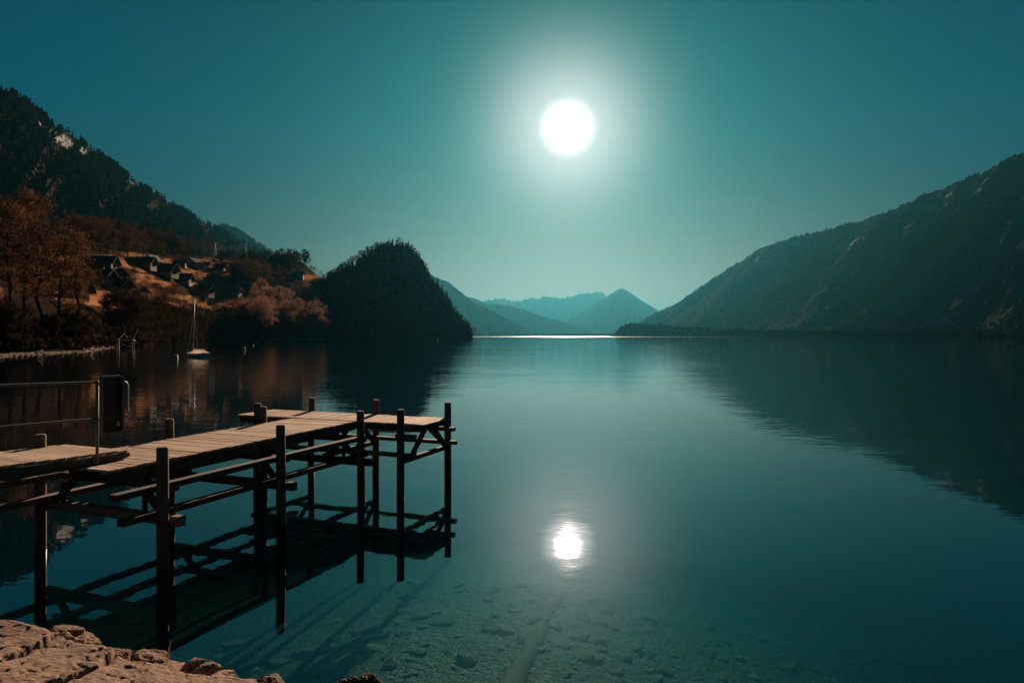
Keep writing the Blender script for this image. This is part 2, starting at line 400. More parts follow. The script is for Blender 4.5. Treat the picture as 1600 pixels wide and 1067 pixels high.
# low land at the far end of the lake and the wooded point before the right mountain
def low_land(name, tab, zt, depth, m, seed):
    N = 200; x = np.linspace(tab[0][0], tab[-1][0], N); y0 = interp(tab, x, 1)
    J = 16; v = np.linspace(0, 1, J)[:, None]
    Y = y0[None] + depth * v; X = (x[None] - 800) / F * y0[None] + 0 * v + (x[None] - 800) / F * depth * v
    prof = np.minimum(v * 4, 1); Z = -3 + (zt + 3) * prof + (fbm(x[None] * .06, v * 3, 4, seed) - .5) * zt * 1.2 * prof
    me = np_mesh(name, np.stack([X, Y, Z], -1).reshape(-1, 3), grid_faces(*X.shape), smooth=True)
    set_attr(me, 'snow', np.zeros(X.size)); set_attr(me, 'meadow', (fbm(X * .01, Y * .01, 3, 4).ravel() > .6) * .6)
    tag(link(name, me, m), kind='structure'); return X, Y, Z
fX, fY, fZ = low_land('far_shore_plain', [(690, 5200), (850, 6500), (1000, 5600), (1060, 5200)], 8, 900, M_RIGHT, 5)
PT = [(962, 523, 3600), (972, 512, 3600), (985, 508, 3600), (1000, 508, 3550), (1040, 511, 3400), (1100, 516, 3200), (1150, 519, 3000), (1200, 520, 2800), (1300, 521, 2400), (1450, 522, 2000), (1600, 522, 1700), (1800, 521, 1500)]
PTF = [(962, 962, 3500), (1100, 1100, 3050), (1300, 1300, 2250), (1600, 1600, 1550), (1800, 1800, 1350)]
_, pX, pY, pZ = ridge('lakeside_terrace', even(PT, 12), PTF, M_RIGHT, .5, 240, 24, seed=101, gs=24, jag=.15, gully=.05, expo=.6, meadow=lambda px, py, X, Y, Z: (fbm(X * .02, Y * .02, 3, 8) - .6).clip(0, .1) * 8)

# hillside with the village, left
HS = [(-900, 300, 650, 70), (-600, 320, 650, 78), (0, 374, 700, 100), (130, 370, 700, 130), (170, 371, 700, 170), (220, 378, 720, 250), (270, 392, 750, 330), (330, 404, 800, 470), (400, 405, 880, 500), (425, 404, 910, 530), (455, 403, 940, 555), (475, 411, 960, 575), (490, 426, 970, 590), (503, 434, 980, 600), (514, 436, 990, 860), (600, 470, 1050, 950), (690, 531, 1100, 1020), (760, 534, 1150, 1100)]
NX, NY = 640, 340
hx = np.linspace(-900, 760, NX); v = np.linspace(-.06, 1.5, NY)[:, None]
y0 = interp(HS, hx, 3); y1 = interp(HS, hx, 2); zt = H - (interp(HS, hx, 1) - HY) / F * y1
hY = y0[None] + (y1 - y0)[None] * v; hX = (hx[None] - 800) / F * hY
pv = np.where(v < 1, v.clip(-1, 1), 1 - (v - 1) * 1.0)
hZ = zt[None] * pv
terr = (fbm(hX * .004, hY * .016, 5, 33) - .5)
hZ = hZ + terr * 9 * np.clip(v * 6, 0, 1) * np.sin(pi * (v.clip(0, 1) * .86 + .07)) + (fbm(hX * .05, hY * .05, 3, 35) - .5) * 1.6 * np.clip(v * 12, 0, 1)
hZ = np.where(v < .03, np.minimum(hZ, v * 10), hZ)   # low beach
mpx = 800 + hX / np.maximum(hY, 1) * F; mpy = HY - (hZ - H) / np.maximum(hY, 1) * F
LIT_MEAD = [(105, 405, 170, 405, 5), (175, 405, 222, 419, 5), (262, 409, 335, 421, 4), (285, 431, 356, 449, 7), (110, 463, 196, 468, 9), (186, 481, 224, 484, 6), (238, 478, 258, 482, 8),
        (310, 470, 350, 478, 6), (345, 470, 425, 490, 11), (112, 424, 150, 428, 6), (200, 452, 236, 456, 4), (268, 462, 300, 466, 3), (340, 424, 372, 430, 3.5), (212, 430, 232, 434, 3), (328, 407, 356, 411, 4), (372, 450, 412, 452, 3.5), (198, 397, 224, 401, 3), (415, 435, 505, 432, 2.5), (225, 440, 262, 446, 4), (300, 425, 340, 428, 2.5), (-300, 440, -40, 460, 16)]
md = np.zeros(hX.shape)  # bright strips: meadow colour that also paints the sunlit patches of the hill
wob = (fbm(hX * .03, hY * .03, 4, 61) - .5) * 12
for x0_, y0_, x1_, y1_, hw_ in LIT_MEAD:
    tt = ((mpx - x0_) / (x1_ - x0_)).clip(0, 1); dd = np.hypot((mpx - (x0_ + tt * (x1_ - x0_))) * .45, mpy - (y0_ + tt * (y1_ - y0_))) + wob * .35
    md = np.maximum(md, ((hw_ * 1.35 - dd) / 1.6 + .5).clip(0, 1))
me = np_mesh('village_hillside', np.stack([hX, hY, hZ], -1).reshape(-1, 3), grid_faces(NY, NX), smooth=True)
set_attr(me, 'meadow', md)
def m_hill(g):
    n = noise(g, .02, 6, .65, pos(g)); n2 = noise(g, .35, 6, .7, pos(g))
    am = g.n('ShaderNodeAttribute', attribute_name='meadow').outputs['Fac']
    c = g.mix(g.math('MULTIPLY_ADD', g.ramp(n, [(.5, 0), (.8, .35)]), 1.0, am, clamp=True), (.034, .026, .018), (.42, .20, .105))  # dark undergrowth tone also paints the unlit ground between the meadows
    c = g.mix(g.ramp(n2, [(.40, .0), (.72, .75)]), c, (.05, .034, .022))
    sep = g.n('ShaderNodeSeparateXYZ', i_0=pos(g))
    beach = g.math('LESS_THAN', sep.outputs[2], g.math('MULTIPLY_ADD', n2, .8, .1))
    v = g.n('ShaderNodeTexVoronoi', i_Scale=1.6, i_Vector=pos(g))
    c = g.mix(beach, c, g.ramp(v.outputs['Color'], [(.2, (.10, .08, .07)), (.8, (.30, .23, .19))]))
    bp = g.n('ShaderNodeBump', i_Strength=.8, i_Distance=.5, i_Height=n2)
    return g.n('ShaderNodeBsdfDiffuse', i_Color=c, i_Normal=bp.outputs[0]).outputs[0]
M_HILL = mat('autumn_grass', m_hill)
hill = tag(link('village_hillside', me, M_HILL), kind='structure')
# wooded bluff
BL = [(480, 450), (500, 438), (515, 428), (528, 418), (545, 408), (560, 402), (575, 392), (590, 383), (605, 378), (625, 378), (640, 384), (652, 396), (662, 414), (672, 430), (684, 446), (696, 462), (708, 484), (722, 498), (732, 508), (740, 520)]
NB, KB = 180, 60
bx = np.linspace(480, 742, NB); br = np.interp(bx, [b[0] for b in BL], [b[1] for b in BL]); by = np.interp(bx, [480, 600, 700, 742], [1010, 1000, 975, 960])
bz = H - (br + 10 - HY) / F * by
v = np.linspace(-1, 1, KB)[:, None]
halfw = 30 + bz * 1.0
bY = by[None] + halfw[None] * v; bX = (bx[None] - 800) / F * bY
bZ = (bz[None] + 4) * (1 - np.abs(v) ** 1.7) - 4 + (fbm(bX * .03, bY * .03, 4, 2) - .5) * 14 * (1 - v ** 2) * np.clip(bz / 40, 0, 1)[None]
me = np_mesh('wooded_bluff', np.stack([bX, bY, bZ], -1).reshape(-1, 3), grid_faces(KB, NB), smooth=True)
set_attr(me, 'snow', np.zeros(bX.size)); set_attr(me, 'meadow', np.zeros(bX.size))
bluff = tag(link('bluff_hill', me, M_FOREST_NEAR), kind='structure')

def bvh_of(X, Y, Z):
    v = np.stack([X, Y, Z], -1).reshape(-1, 3); return BVHTree.FromPolygons([tuple(p) for p in v.tolist()], grid_faces(*X.shape).tolist())
BV_H = bvh_of(hX, hY, hZ); BV_B = bvh_of(bX, bY, bZ)
def drop(bv, x, y):
    h = bv.ray_cast(Vector((x, y, 900)), Vector((0, 0, -1))); return h[0]
def hit(px, py, bv=None, default=None):
    o = Vector((0, 0, H)); d = P(px, py, 1.0) - o; d.normalize()
    best = None
    for b in ([bv] if bv else [BV_H, BV_B]):
        h = b.ray_cast(o, d)
        if h[0] and (best is None or (h[0] - o).length < (best - o).length): best = h[0]
    return best if best is not None else default
# ------------------------------------------------------------------ vegetation
def m_leaf(c1, c2, trans=.35):
    def fn(g):
        ge = g.n('ShaderNodeNewGeometry'); oi = g.n('ShaderNodeObjectInfo')
        f = g.math('ADD', g.math('MULTIPLY', g.math('POWER', ge.outputs['Random Per Island'], 1.6), .7), g.math('MULTIPLY', oi.outputs['Random'], .3))
        c = g.mix(f, c1, c2)
        d = g.n('ShaderNodeBsdfDiffuse', i_Color=c); t = g.n('ShaderNodeBsdfTranslucent', i_Color=c)
        return g.n('ShaderNodeMixShader', i_Fac=trans, i_1=d.outputs[0], i_2=t.outputs[0]).outputs[0]
    return fn
M_CONIF = mat('conifer_needles', m_leaf((.012, .022, .016), (.045, .058, .038), .15))
def m_mixwood(g):
    ge = g.n('ShaderNodeNewGeometry'); f = ge.outputs['Random Per Island']
    n = noise(g, .035, 4, .6, pos(g))
    a = g.mix(f, (.006, .016, .012), (.060, .082, .058)); b = g.mix(f, (.030, .024, .018), (.20, .14, .095))
    c = g.mix(g.ramp(g.math('MULTIPLY_ADD', f, .25, n), [(.58, 0), (.70, 1)]), a, b)
    d = g.n('ShaderNodeBsdfDiffuse', i_Color=c); t = g.n('ShaderNodeBsdfTranslucent', i_Color=c)
    return g.n('ShaderNodeMixShader', i_Fac=.2, i_1=d.outputs[0], i_2=t.outputs[0]).outputs[0]
M_MIXW = mat('mixed_woodland', m_mixwood)
M_CONIF_FAR = mat('conifer_forest', m_leaf((.008, .016, .013), (.030, .036, .028), .1))
M_TWIG = mat('bare_twigs', m_leaf((.045, .026, .018), (.13, .070, .040), .25))
M_TWIG_O = mat('russet_leaves', m_leaf((.022, .014, .010), (.26, .125, .068), .3))
M_TWIG_R = mat('reddish_twigs', m_leaf((.12, .068, .050), (.42, .23, .155), .35))
M_SHRUB = mat('shrub_leaves', m_leaf((.014, .013, .010), (.075, .046, .026), .2))
M_BARK = flat('bark', (.055, .038, .028), .95, .4, 2.0, spec=.05)
RG = np.random.default_rng(5)

def cone_forest(name, X, Y, Z, n, hr, mask=None, m=None, tiers=1, sides=5, blob=.25, rad=.2, seed=1, kind='stuff', label=None, group=None):
    """a wood as one mass: every tree a jittered cone or lumpy crown"""
    rg = np.random.default_rng(seed)
    J, N = X.shape
    cxm = (X[:-1, :-1] + X[1:, 1:]) / 2; cym = (Y[:-1, :-1] + Y[1:, 1:]) / 2
    ax = np.stack([X[1:, :-1] - X[:-1, :-1], Y[1:, :-1] - Y[:-1, :-1], Z[1:, :-1] - Z[:-1, :-1]], -1)
    bx_ = np.stack([X[:-1, 1:] - X[:-1, :-1], Y[:-1, 1:] - Y[:-1, :-1], Z[:-1, 1:] - Z[:-1, :-1]], -1)
    area = np.linalg.norm(np.cross(ax, bx_), axis=-1)
    px = 800 + cxm / cym * F; wgt = area / cym ** 1.3 * ((px > -200) & (px < 1900))
    if mask is not None: wgt = wgt * mask(px, HY - (Z[:-1, :-1] - H) / cym * F, cxm, cym, Z[:-1, :-1])
    pr_ = (wgt / wgt.sum()).ravel(); idx = rg.choice(pr_.size, n, p=pr_)
    j, i = np.divmod(idx, N - 1); a = rg.random(n); b = rg.random(n)
    def sm(A): return (A[j, i] * (1 - a) + A[j, i + 1] * a) * (1 - b) + (A[j + 1, i] * (1 - a) + A[j + 1, i + 1] * a) * b
    p = np.stack([sm(X), sm(Y), sm(Z)], -1)
    h = rg.uniform(hr[0], hr[1], n) * (.7 + .6 * fbm(p[:, 0] * .01, p[:, 1] * .01, 3, seed))
    isb = rg.random(n) < blob
    vs = []; fs = []; off = 0
    th = 2 * pi * (np.arange(sides) / sides)[None] + rg.random((n, 1)) * 6
    for t in range(tiers):
        z0 = t / tiers * .8; z1 = z0 + 1.0 / tiers * 1.25 if t < tiers - 1 else 1.0
        r = h[:, None] * rad * (1 - z0 * .85) * rg.uniform(.65, 1.25, (n, sides)) * np.where(isb, 1.5, 1)[:, None]
        ring = np.stack([p[:, 0:1] + r * np.cos(th), p[:, 1:2] + r * np.sin(th), p[:, 2:3] + h[:, None] * (z0 + .06 * rg.random((n, sides)) + np.where(isb, .22, 0)[:, None])], -1)
        r2 = r * np.where(isb, .75, .45)[:, None] * rg.uniform(.8, 1.1, (n, sides))
        mid = np.stack([p[:, 0:1] + r2 * np.cos(th + .3), p[:, 1:2] + r2 * np.sin(th + .3), p[:, 2:3] + h[:, None] * ((z0 + z1) / 2 + np.where(isb, .12, 0)[:, None] + .08 * rg.random((n, sides)))], -1)
        hh = np.where(isb, .9, 1.0) * z1
        top = np.stack([p[:, 0] + rg.normal(0, .02, n) * h, p[:, 1], p[:, 2] + h * hh], -1)[:, None]
        V = np.concatenate([ring, mid, top], 1); k = V.shape[1]
        base = off + np.arange(n)[:, None] * k
        for s_ in range(sides):
            s2 = (s_ + 1) % sides
            for tri in ((s_, s2, sides + s_), (s2, sides + s2, sides + s_), (sides + s_, sides + s2, 2 * sides)):
                fs.append(base + np.array(tri)[None])
        vs.append(V.reshape(-1, 3)); off += n * k
    me = np_mesh(name, np.concatenate(vs), np.concatenate(fs))
    return tag(link(name, me, m or M_CONIF_FAR), label, kind=kind, group=group)

cone_forest('left_mountain_forest', lX, lY, lZ, 26000, (11, 24), lambda px, py, X, Y, Z: (1 - .9 * (sn_left(px, py, X, Y, Z) > .25)) * (.08 + (STREAK['left_mountain'][:-1, :-1] < .15)), tiers=2, blob=.35, seed=4, rad=.19)
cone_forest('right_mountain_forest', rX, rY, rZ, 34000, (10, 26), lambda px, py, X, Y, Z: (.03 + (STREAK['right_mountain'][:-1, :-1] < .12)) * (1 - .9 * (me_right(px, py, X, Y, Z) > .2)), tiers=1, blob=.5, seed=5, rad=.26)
cone_forest('far_shore_woods', fX, fY, fZ, 1200, (10, 24), None, tiers=1, blob=.6, seed=6, rad=.4)
cone_forest('lakeside_woods', pX, pY, pZ, 5000, (9, 19), None, tiers=1, blob=.6, seed=8, rad=.36)
NBm = bX.shape[0] // 2 - 4
cone_forest('bluff_woodland', bX[:NBm], bY[:NBm], bZ[:NBm], 3000, (6, 15), lambda px, py, X, Y, Z: (Z > 1.5) * 1.0, tiers=3, sides=7, blob=.42, seed=9, rad=.22, m=M_MIXW)

def mesh_parts(trunk, crown, ku=4):
    pass
def tree_bare(seed, h, spread, ntw, tw, trunk_r, mt, lean=0.0, low=.28, name='tree', twl=1.0, forks=8):
    """bare tree: trunk with limbs (one mesh) and crown of branchlets (one mesh). returns (trunk_mesh, crown_mesh)"""
    r = random.Random(seed); T = MB(); tips = []
    def limb(p, d, L, rad, lev):
        n = 4; pts = [p.copy()]; rr = [rad]; q = p.copy(); dd = d.copy()
        for k in range(n):
            dd = (dd + Vector((r.gauss(0, .13), r.gauss(0, .13), r.gauss(.04, .08)))).normalized()
            q = q + dd * L / n; pts.append(q.copy()); rr.append(rad * (1 - .8 * (k + 1) / n))
            if lev >= 1: tips.append((q.copy(), dd.copy(), L))
        T.tube(pts, rr, 5 if lev == 0 else 4, caps=False)
        if lev < 2:
            for k in range(4 if lev == 0 else 3):
                f = r.uniform(.35, .95); i = min(int(f * n), n - 1)
                pp = pts[i].lerp(pts[i + 1], f * n - i)
                ax = Vector((r.gauss(0, 1), r.gauss(0, 1), r.gauss(.25, .6))).normalized()
                limb(pp, (dd * .8 + ax * .8).normalized(), L * r.uniform(.45, .65), rad * .45, lev + 1)
    pts = [Vector((0, 0, -.4))]; rr = [trunk_r * 1.3]
    for k in range(1, 7):
        pts.append(Vector((lean * k / 6 * h * .5 + r.gauss(0, .015) * h, r.gauss(0, .012) * h, h * .86 * k / 6))); rr.append(trunk_r * (1 - .87 * k / 6))
    T.tube(pts, rr, 7, caps=False)
    for k in range(forks):
        f = low + (.97 - low) * (k + r.random() * .6) / forks; i = min(int(f * 6), 5); pp = pts[i].lerp(pts[i + 1], f * 6 - i)
        a = k * 2.4 + r.random(); up = r.uniform(.35, .9)
        prof = sin(pi * min(.98, max(.12, (f - low) / (1.02 - low) * .75 + .2)))
        limb(pp, Vector((cos(a), sin(a), up)).normalized(), spread * prof * r.uniform(.8, 1.15), trunk_r * .42 * (1 - f * .6), 0)
    rg = np.random.default_rng(seed); tp = np.array([t[0] for t in tips]); td = np.array([t[1] for t in tips])
    ii = rg.integers(0, len(tp), ntw); d = td[ii] * .7 + rg.normal(0, .62, (ntw, 3)) + np.array([0, 0, .18]); d /= np.linalg.norm(d, axis=1)[:, None]
    L = rg.uniform(.35, 1.0, ntw)[:, None] * twl * h / 20 * 1.7; p0 = tp[ii] + rg.normal(0, .02 * h, (ntw, 3)); p1 = p0 + d * L
    sd = np.cross(d, rg.normal(0, 1, (ntw, 3))); sd /= np.linalg.norm(sd, axis=1)[:, None]; sd *= tw * rg.uniform(.5, 1.3, (ntw, 1))
    V = np.stack([p0 - sd, p0 + sd, p1 + sd * .25, p1 - sd * .25], 1).reshape(-1, 3)
    cm = np_mesh('crown', V, np.arange(ntw * 4).reshape(-1, 4))
    cm.materials.append(mt)
    tm = bpy.data.meshes.new('trunk'); tm.from_pydata(T.v, [], T.f); tm.update(); tm.materials.append(M_BARK)
    return tm, cm
def tree_conifer(seed, h, r0, mt=None, nb=150):
    rg = np.random.default_rng(seed); T = MB(); T.tube([(0, 0, -.5), (0, 0, h * .5), (0, 0, h * .98)], [h * .018, h * .011, h * .002], 6, caps=False)
    V = []; Fc = []
    for k in range(nb):
        f = (k / nb) ** .9; z = h * (.10 + .88 * f); a = k * 2.399 + rg.random() * .5
        L = r0 * (1 - f) ** .8 * rg.uniform(.65, 1.2) + .15; wd = L * .42 + .1; dz = -L * rg.uniform(.1, .5)
        u = np.array([cos(a), sin(a)]); s_ = np.array([-u[1], u[0]])
        b = len(V)
        V += [(0, 0, z), (*(u * L * .55 + s_ * wd * .5), z + dz * .35), (*(u * L), z + dz), (*(u * L * .55 - s_ * wd * .5), z + dz * .35), (*(u * L * .5), z + dz * .2 + wd * .25)]
        Fc += [(b, b + 1, b + 4), (b + 1, b + 2, b + 4), (b + 2, b + 3, b + 4), (b + 3, b, b + 4)]
        for q in range(3):   # hanging sprays
            c = u * L * rg.uniform(.3, .95) + s_ * rg.normal(0, wd * .3); zz = z + dz * .6; b = len(V); dr = .10 * h * (1 - f * .7) * rg.uniform(.3, .7)
            V += [(c[0] - s_[0] * wd * .2, c[1] - s_[1] * wd * .2, zz), (c[0] + s_[0] * wd * .2, c[1] + s_[1] * wd * .2, zz), (c[0] + rg.normal(0, .1), c[1], zz - dr)]
            Fc.append((b, b + 1, b + 2))
    cm = bpy.data.meshes.new('crown'); cm.from_pydata([tuple(map(float, q)) for q in V], [], Fc); cm.update(); cm.materials.append(mt or M_CONIF)
    tm = bpy.data.meshes.new('trunk'); tm.from_pydata(T.v, [], T.f); tm.update(); tm.materials.append(M_BARK)
    return tm, cm
def plant(name, meshes, loc, rz, sc, label, cat, group=None):
    e = empty(name, loc, rz, label=label, cat=cat, group=group)
    e.scale = sc if isinstance(sc, tuple) else (sc, sc, sc)
    for nm, me in zip(('trunk', 'crown'), meshes): link(nm, me, None, e)
    return e
def shrub_mesh(seed, n=420, mt=None, s=1.0):
    rg = np.random.default_rng(seed); d = rg.normal(0, 1, (n, 3)); d[:, 2] = np.abs(d[:, 2]) * .8; d /= np.linalg.norm(d, axis=1)[:, None]
    lump = 1 + .25 * np.sin(d[:, 0] * 5 + seed) * np.cos(d[:, 1] * 4); rad = rg.uniform(.25, 1, n) ** .5 * lump
    p = d * rad[:, None] * s; e1 = rg.normal(0, 1, (n, 3)); e1 /= np.linalg.norm(e1, axis=1)[:, None]; e2 = np.cross(e1, rg.normal(0, 1, (n, 3))); e2 /= np.linalg.norm(e2, axis=1)[:, None]
    q = .16 * s; w_ = .06 * s
    V = np.stack([p - e1 * q - e2 * w_, p + e1 * q - e2 * w_, p + e1 * q * .6 + e2 * w_, p - e1 * q * .6 + e2 * w_], 1).reshape(-1, 3)
    me = np_mesh('shrub', V, np.arange(n * 4).reshape(-1, 4)); me.materials.append(mt or M_SHRUB); return me

# prototypes, all about 16 m tall, scaled when planted
BT = [tree_bare(100 + k, 16, 5.2 + .6 * (k % 3), 1500, .055, .26, M_TWIG, low=.2) for k in range(4)]
BR = [tree_bare(120 + k, 16, 5.6, 1700, .06, .26, M_TWIG_R, low=.12, forks=10) for k in range(3)]
CO = [tree_conifer(140 + k, 16, 2.6 + .4 * k) for k in range(3)]
DK = [tree_bare(160 + k, 16, 5.5, 2200, .085, .3, M_SHRUB, low=.1, forks=11) for k in range(2)]
SH = [shrub_mesh(180 + k) for k in range(3)]

def scatter(name, protos, spots, hs, label, cat, group, bv=None, snap=None):
    out = []
    for (px, py) in spots:
        p = hit(px, py, bv)
        if p is None: continue
        p = p.copy()
        if snap == 'shore': pass
        p.z = max(p.z, .05)
        s = R.uniform(*hs) / 16
        out.append(plant(name, R.choice(protos), p - Vector((0, 0, .2)), R.uniform(0, 6.28), (s * R.uniform(.85, 1.15), s * R.uniform(.85, 1.15), s), label, cat, group))
    return out
def area(x0, x1, y0, y1, n): return [(R.uniform(x0, x1), R.uniform(y0, y1)) for _ in range(n)]
def along(pts, n, jx=3, jy=2):
    xs_ = [p[0] for p in pts]; return [(x + R.uniform(-jx, jx), float(np.interp(x, xs_, [p[1] for p in pts])) + R.uniform(-jy, jy)) for x in np.linspace(xs_[0], xs_[-1], n)]
# skyline of the bluff: individual firs and bare trees along its crest
crest_i = KB // 2
for k, px in enumerate(np.concatenate([np.linspace(488, 585, 34), np.linspace(588, 668, 34), np.linspace(669, 739, 40)])):
    i = int(np.clip((px + R.uniform(-2, 2) - 480) / 262 * (NB - 1), 0, NB - 1)); jr = crest_i + R.choice((-2, -1, 0, 1))
    p = Vector((bX[jr, i], bY[jr, i], max(bZ[jr, i], .1) - .4))
    bare = R.random() < (.85 if px < 590 else .25)
    s = (R.uniform(12, 17) if bare else R.uniform(8, 15) + 10 * R.random() ** 2.5) / 16
    plant('bare_tree' if bare else 'fir_tree', R.choice(BT if bare else CO), p, R.uniform(0, 6), (s * .95, s * .95, s),
          'thin bare tree on the left shoulder of the steep wooded bluff' if bare else ('dark fir on the summit ridge of the steep wooded bluff' if px < 670 else 'pointed conifer on the bluff side sloping down to the lake'),
          'tree', 'bare trees on the bluff shoulder' if bare else ('firs on the bluff summit' if px < 670 else 'conifers down the bluff slope'))
# hillside woods
scatter('bare_tree', BT + DK, along([(110, 392), (200, 396), (260, 398), (330, 402)], 34, 5, 8), (15, 24), 'brown leafless tree in the wood above the village fields', 'tree', 'wood above the village')
scatter('bare_tree', BT + DK, along([(120, 376), (200, 380), (262, 389), (330, 401)], 30, 5, 5), (16, 26), 'brown leafless tree in the wood above the village fields', 'tree', 'wood above the village')
scatter('dense_tree', DK, area(424, 480, 409, 428, 26), (16, 25), 'dark dense tree in the clump on the saddle skyline', 'tree', 'clump on the saddle skyline')
scatter('bare_tree', BT, area(485, 520, 424, 434, 9), (10, 14), 'small bare tree on the skyline just left of the bluff', 'tree', 'small trees beside the bluff')
scatter('bare_tree', BT + DK, area(365, 440, 436, 462, 34), (17, 26), 'tall brown bare tree in the wood right of the meadows', 'tree', 'wood right of the meadows')
scatter('dense_tree', DK, along([(345, 425), (380, 415), (425, 418)], 10, 4, 3), (14, 22), 'dark tree at the upper right edge of the meadows', 'tree', 'upper meadow edge trees')
scatter('reddish_tree', BR, area(402, 505, 508, 530, 36), (17, 30), 'round reddish brown tree in the mass at the water left of the bluff', 'tree', 'reddish trees at the water')
scatter('reddish_tree', BR, area(395, 495, 470, 500, 16), (16, 24), 'round reddish brown tree in the mass at the water left of the bluff', 'tree', 'reddish trees at the water')
scatter('dark_tree', DK, along([(190, 541), (260, 536), (350, 531), (405, 530)], 60, 4, .6), (10, 19), 'dark tree in the shaded belt along the shoreline', 'tree', 'shaded belt along the shore')
scatter('dark_tree', DK, along([(205, 520), (300, 512), (400, 508)], 36, 8, 7), (10, 16), 'dark tree in the shaded belt along the shoreline', 'tree', 'shaded belt along the shore')
scatter('pale_twig_tree', [BR[0]], [(222, 492)], (17, 17.1), 'round tree with sunlit pale orange twigs behind the boathouse', 'tree', None)
scatter('bare_tree', BT + DK, [(238, 494), (252, 496), (264, 493), (276, 498), (246, 488), (268, 486)], (15, 19), 'brown round topped bare tree beside the pale orange twigged one', 'tree', 'brown trees below the middle houses')
scatter('hedge_tree', DK + BT, area(120, 430, 408, 490, 56), (4, 9), 'small tree or tall hedge between the village houses', 'tree', 'small trees among the houses')
scatter('hedge_tree', BT + BR, area(200, 420, 486, 505, 30), (7, 12), 'low russet bare tree on the bank below the lower meadow', 'tree', 'russet trees on the bank')
# giant trees at the left shore
big = [(14, 541, 30, 4.6, 11), (40, 538, 32, 4.8, 12), (62, 537, 33, 4.6, 13), (118, 540, 28, 3.4, 14), (92, 536, 24, 3.4, 15), (-40, 541, 31, 6, 16), (-90, 540, 30, 6, 17)]
labs = ['huge russet leaved tree cut by the left edge of the photo', 'huge russet tree with thick dark trunk, second from the left edge',
        'tallest huge russet tree, its trunk wound with pale ivy', 'tall slender orange crowned tree, right one of the shore giants', 'lower orange crowned tree between the tallest giant and the slender one',
        'large russet tree beyond the left end of the beach', 'large russet tree farther along the beach to the left']
for (px, py, hh, spd, sd), lb in zip(big, labs):
    p = hit(px, py, BV_H) or G(px, 545)
    t = tree_bare(sd, hh, spd, 3600, .065, .42, M_TWIG_O, low=.30, forks=17, twl=.30)
    plant('russet_tree', t, p - Vector((0, 0, .3)), R.uniform(0, 6), 1.0, lb, 'tree', None)
scatter('undergrowth_tree', DK, along([(-80, 541), (0, 541), (60, 541), (130, 538), (150, 534)], 34, 6, 6), (4, 9), 'low tangled tree under the shore giants', 'tree', 'undergrowth below the giants')
for k, (px, py) in enumerate(along([(-60, 545), (20, 543), (75, 543), (140, 541), (185, 538)], 34, 5, 1.6) + along([(0, 525), (80, 520), (185, 515)], 46, 6, 12)):
    p = hit(px, py, BV_H)
    if p is None: continue
    o = link('shrub', SH[k % 3], None, None, p); s = R.uniform(1.0, 2.4); o.scale = (s * 1.2, s, s); o.rotation_euler[2] = R.uniform(0, 6)
    tag(o, 'brown shrub in the undergrowth between the pebble beach and the giant trees', 'shrub', 'shrubs behind the beach')

for k, (px, py) in enumerate(along([(188, 541.5), (260, 536.3), (350, 531.3), (410, 530)], 70, 3, .5) + along([(200, 530), (330, 520), (400, 517)], 40, 8, 6)):
    p = hit(px, py)
    if p is None: continue
    o = link('shore_bush', SH[k % 3], None, None, p + Vector((0, 0, .3))); s = R.uniform(2.2, 4.2); o.scale = (s * 1.4, s * 1.4, s); o.rotation_euler[2] = R.uniform(0, 6)
    tag(o, 'dark bush in the shaded thicket right along the shoreline', 'bush', 'bushes along the shaded shore')
# ------------------------------------------------------------------ the pier
U = Vector((.366, .931, 0)).normalized(); V_ = Vector((U.y, -U.x, 0))
def st(s, t, z): return U * s + V_ * t + Vector((0, 0, z))
YAW = math.atan2(V_.y, V_.x)
RU = Matrix.Rotation(YAW, 3, 'Z')       # local x = along V_, local y = along U
def m_plank(g):
    ge = g.n('ShaderNodeNewGeometry'); rnd = ge.outputs['Random Per Island']
    p = pos(g, (1.2, 16, 6), -YAW)
    n = noise(g, 2.2, 7, .7, p); n2 = noise(g, 1.1, 4, .6, pos(g))
    c = g.ramp(rnd, [(0, (.34, .24, .18)), (.35, (.58, .43, .35)), (.7, (.68, .54, .45)), (1, (.42, .27, .19))])
    c = g.mix(g.ramp(n, [(.38, .75), (.60, 0)]), c, (.17, .11, .075))
    c = g.mix(g.ramp(n2, [(.52, 0), (.72, .6)]), c, (.23, .13, .08))
    return pr(g, c, .8, n, .35, .006, spec=.25)
M_PLANK = mat('weathered_deck_planks', m_plank)
def m_timber(g):
    n = noise(g, 3.0, 7, .7, pos(g, (5, 5, .8))); n2 = noise(g, 2.5, 5, .6, pos(g))
    sep = g.n('ShaderNodeSeparateXYZ', i_0=pos(g))
    c = g.mix(g.ramp(n, [(.3, 0), (.7, 1)]), (.045, .035, .030), (.17, .135, .11))
    c = g.mix(g.ramp(n2, [(.5, 0), (.75, .55)]), c, (.07, .075, .05))
    wet = g.ramp(g.math('MULTIPLY_ADD', n2, .25, sep.outputs[2]), [(.20, 1), (.42, 0)])
    c = g.mix(wet, c, (.022, .022, .016))
    return pr(g, c, g.math('MULTIPLY_ADD', wet, -.4, .85), n, .5, .012, spec=.3)
M_TIMBER = mat('dark_weathered_timber', m_timber)
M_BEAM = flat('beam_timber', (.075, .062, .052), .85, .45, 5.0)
M_BEAM_LIT = mat('sunlit_beam', lambda g: pr(g, g.mix(noise(g, 3, 6, .7, pos(g, (1, 9, 4), -YAW)), (.12, .09, .07), (.32, .25, .20)), .85, noise(g, 4, 5, .7, pos(g, (1, 9, 4), -YAW)), .4, .006))  # paler copy of the beam timber, sunlight on the beams put into its colour

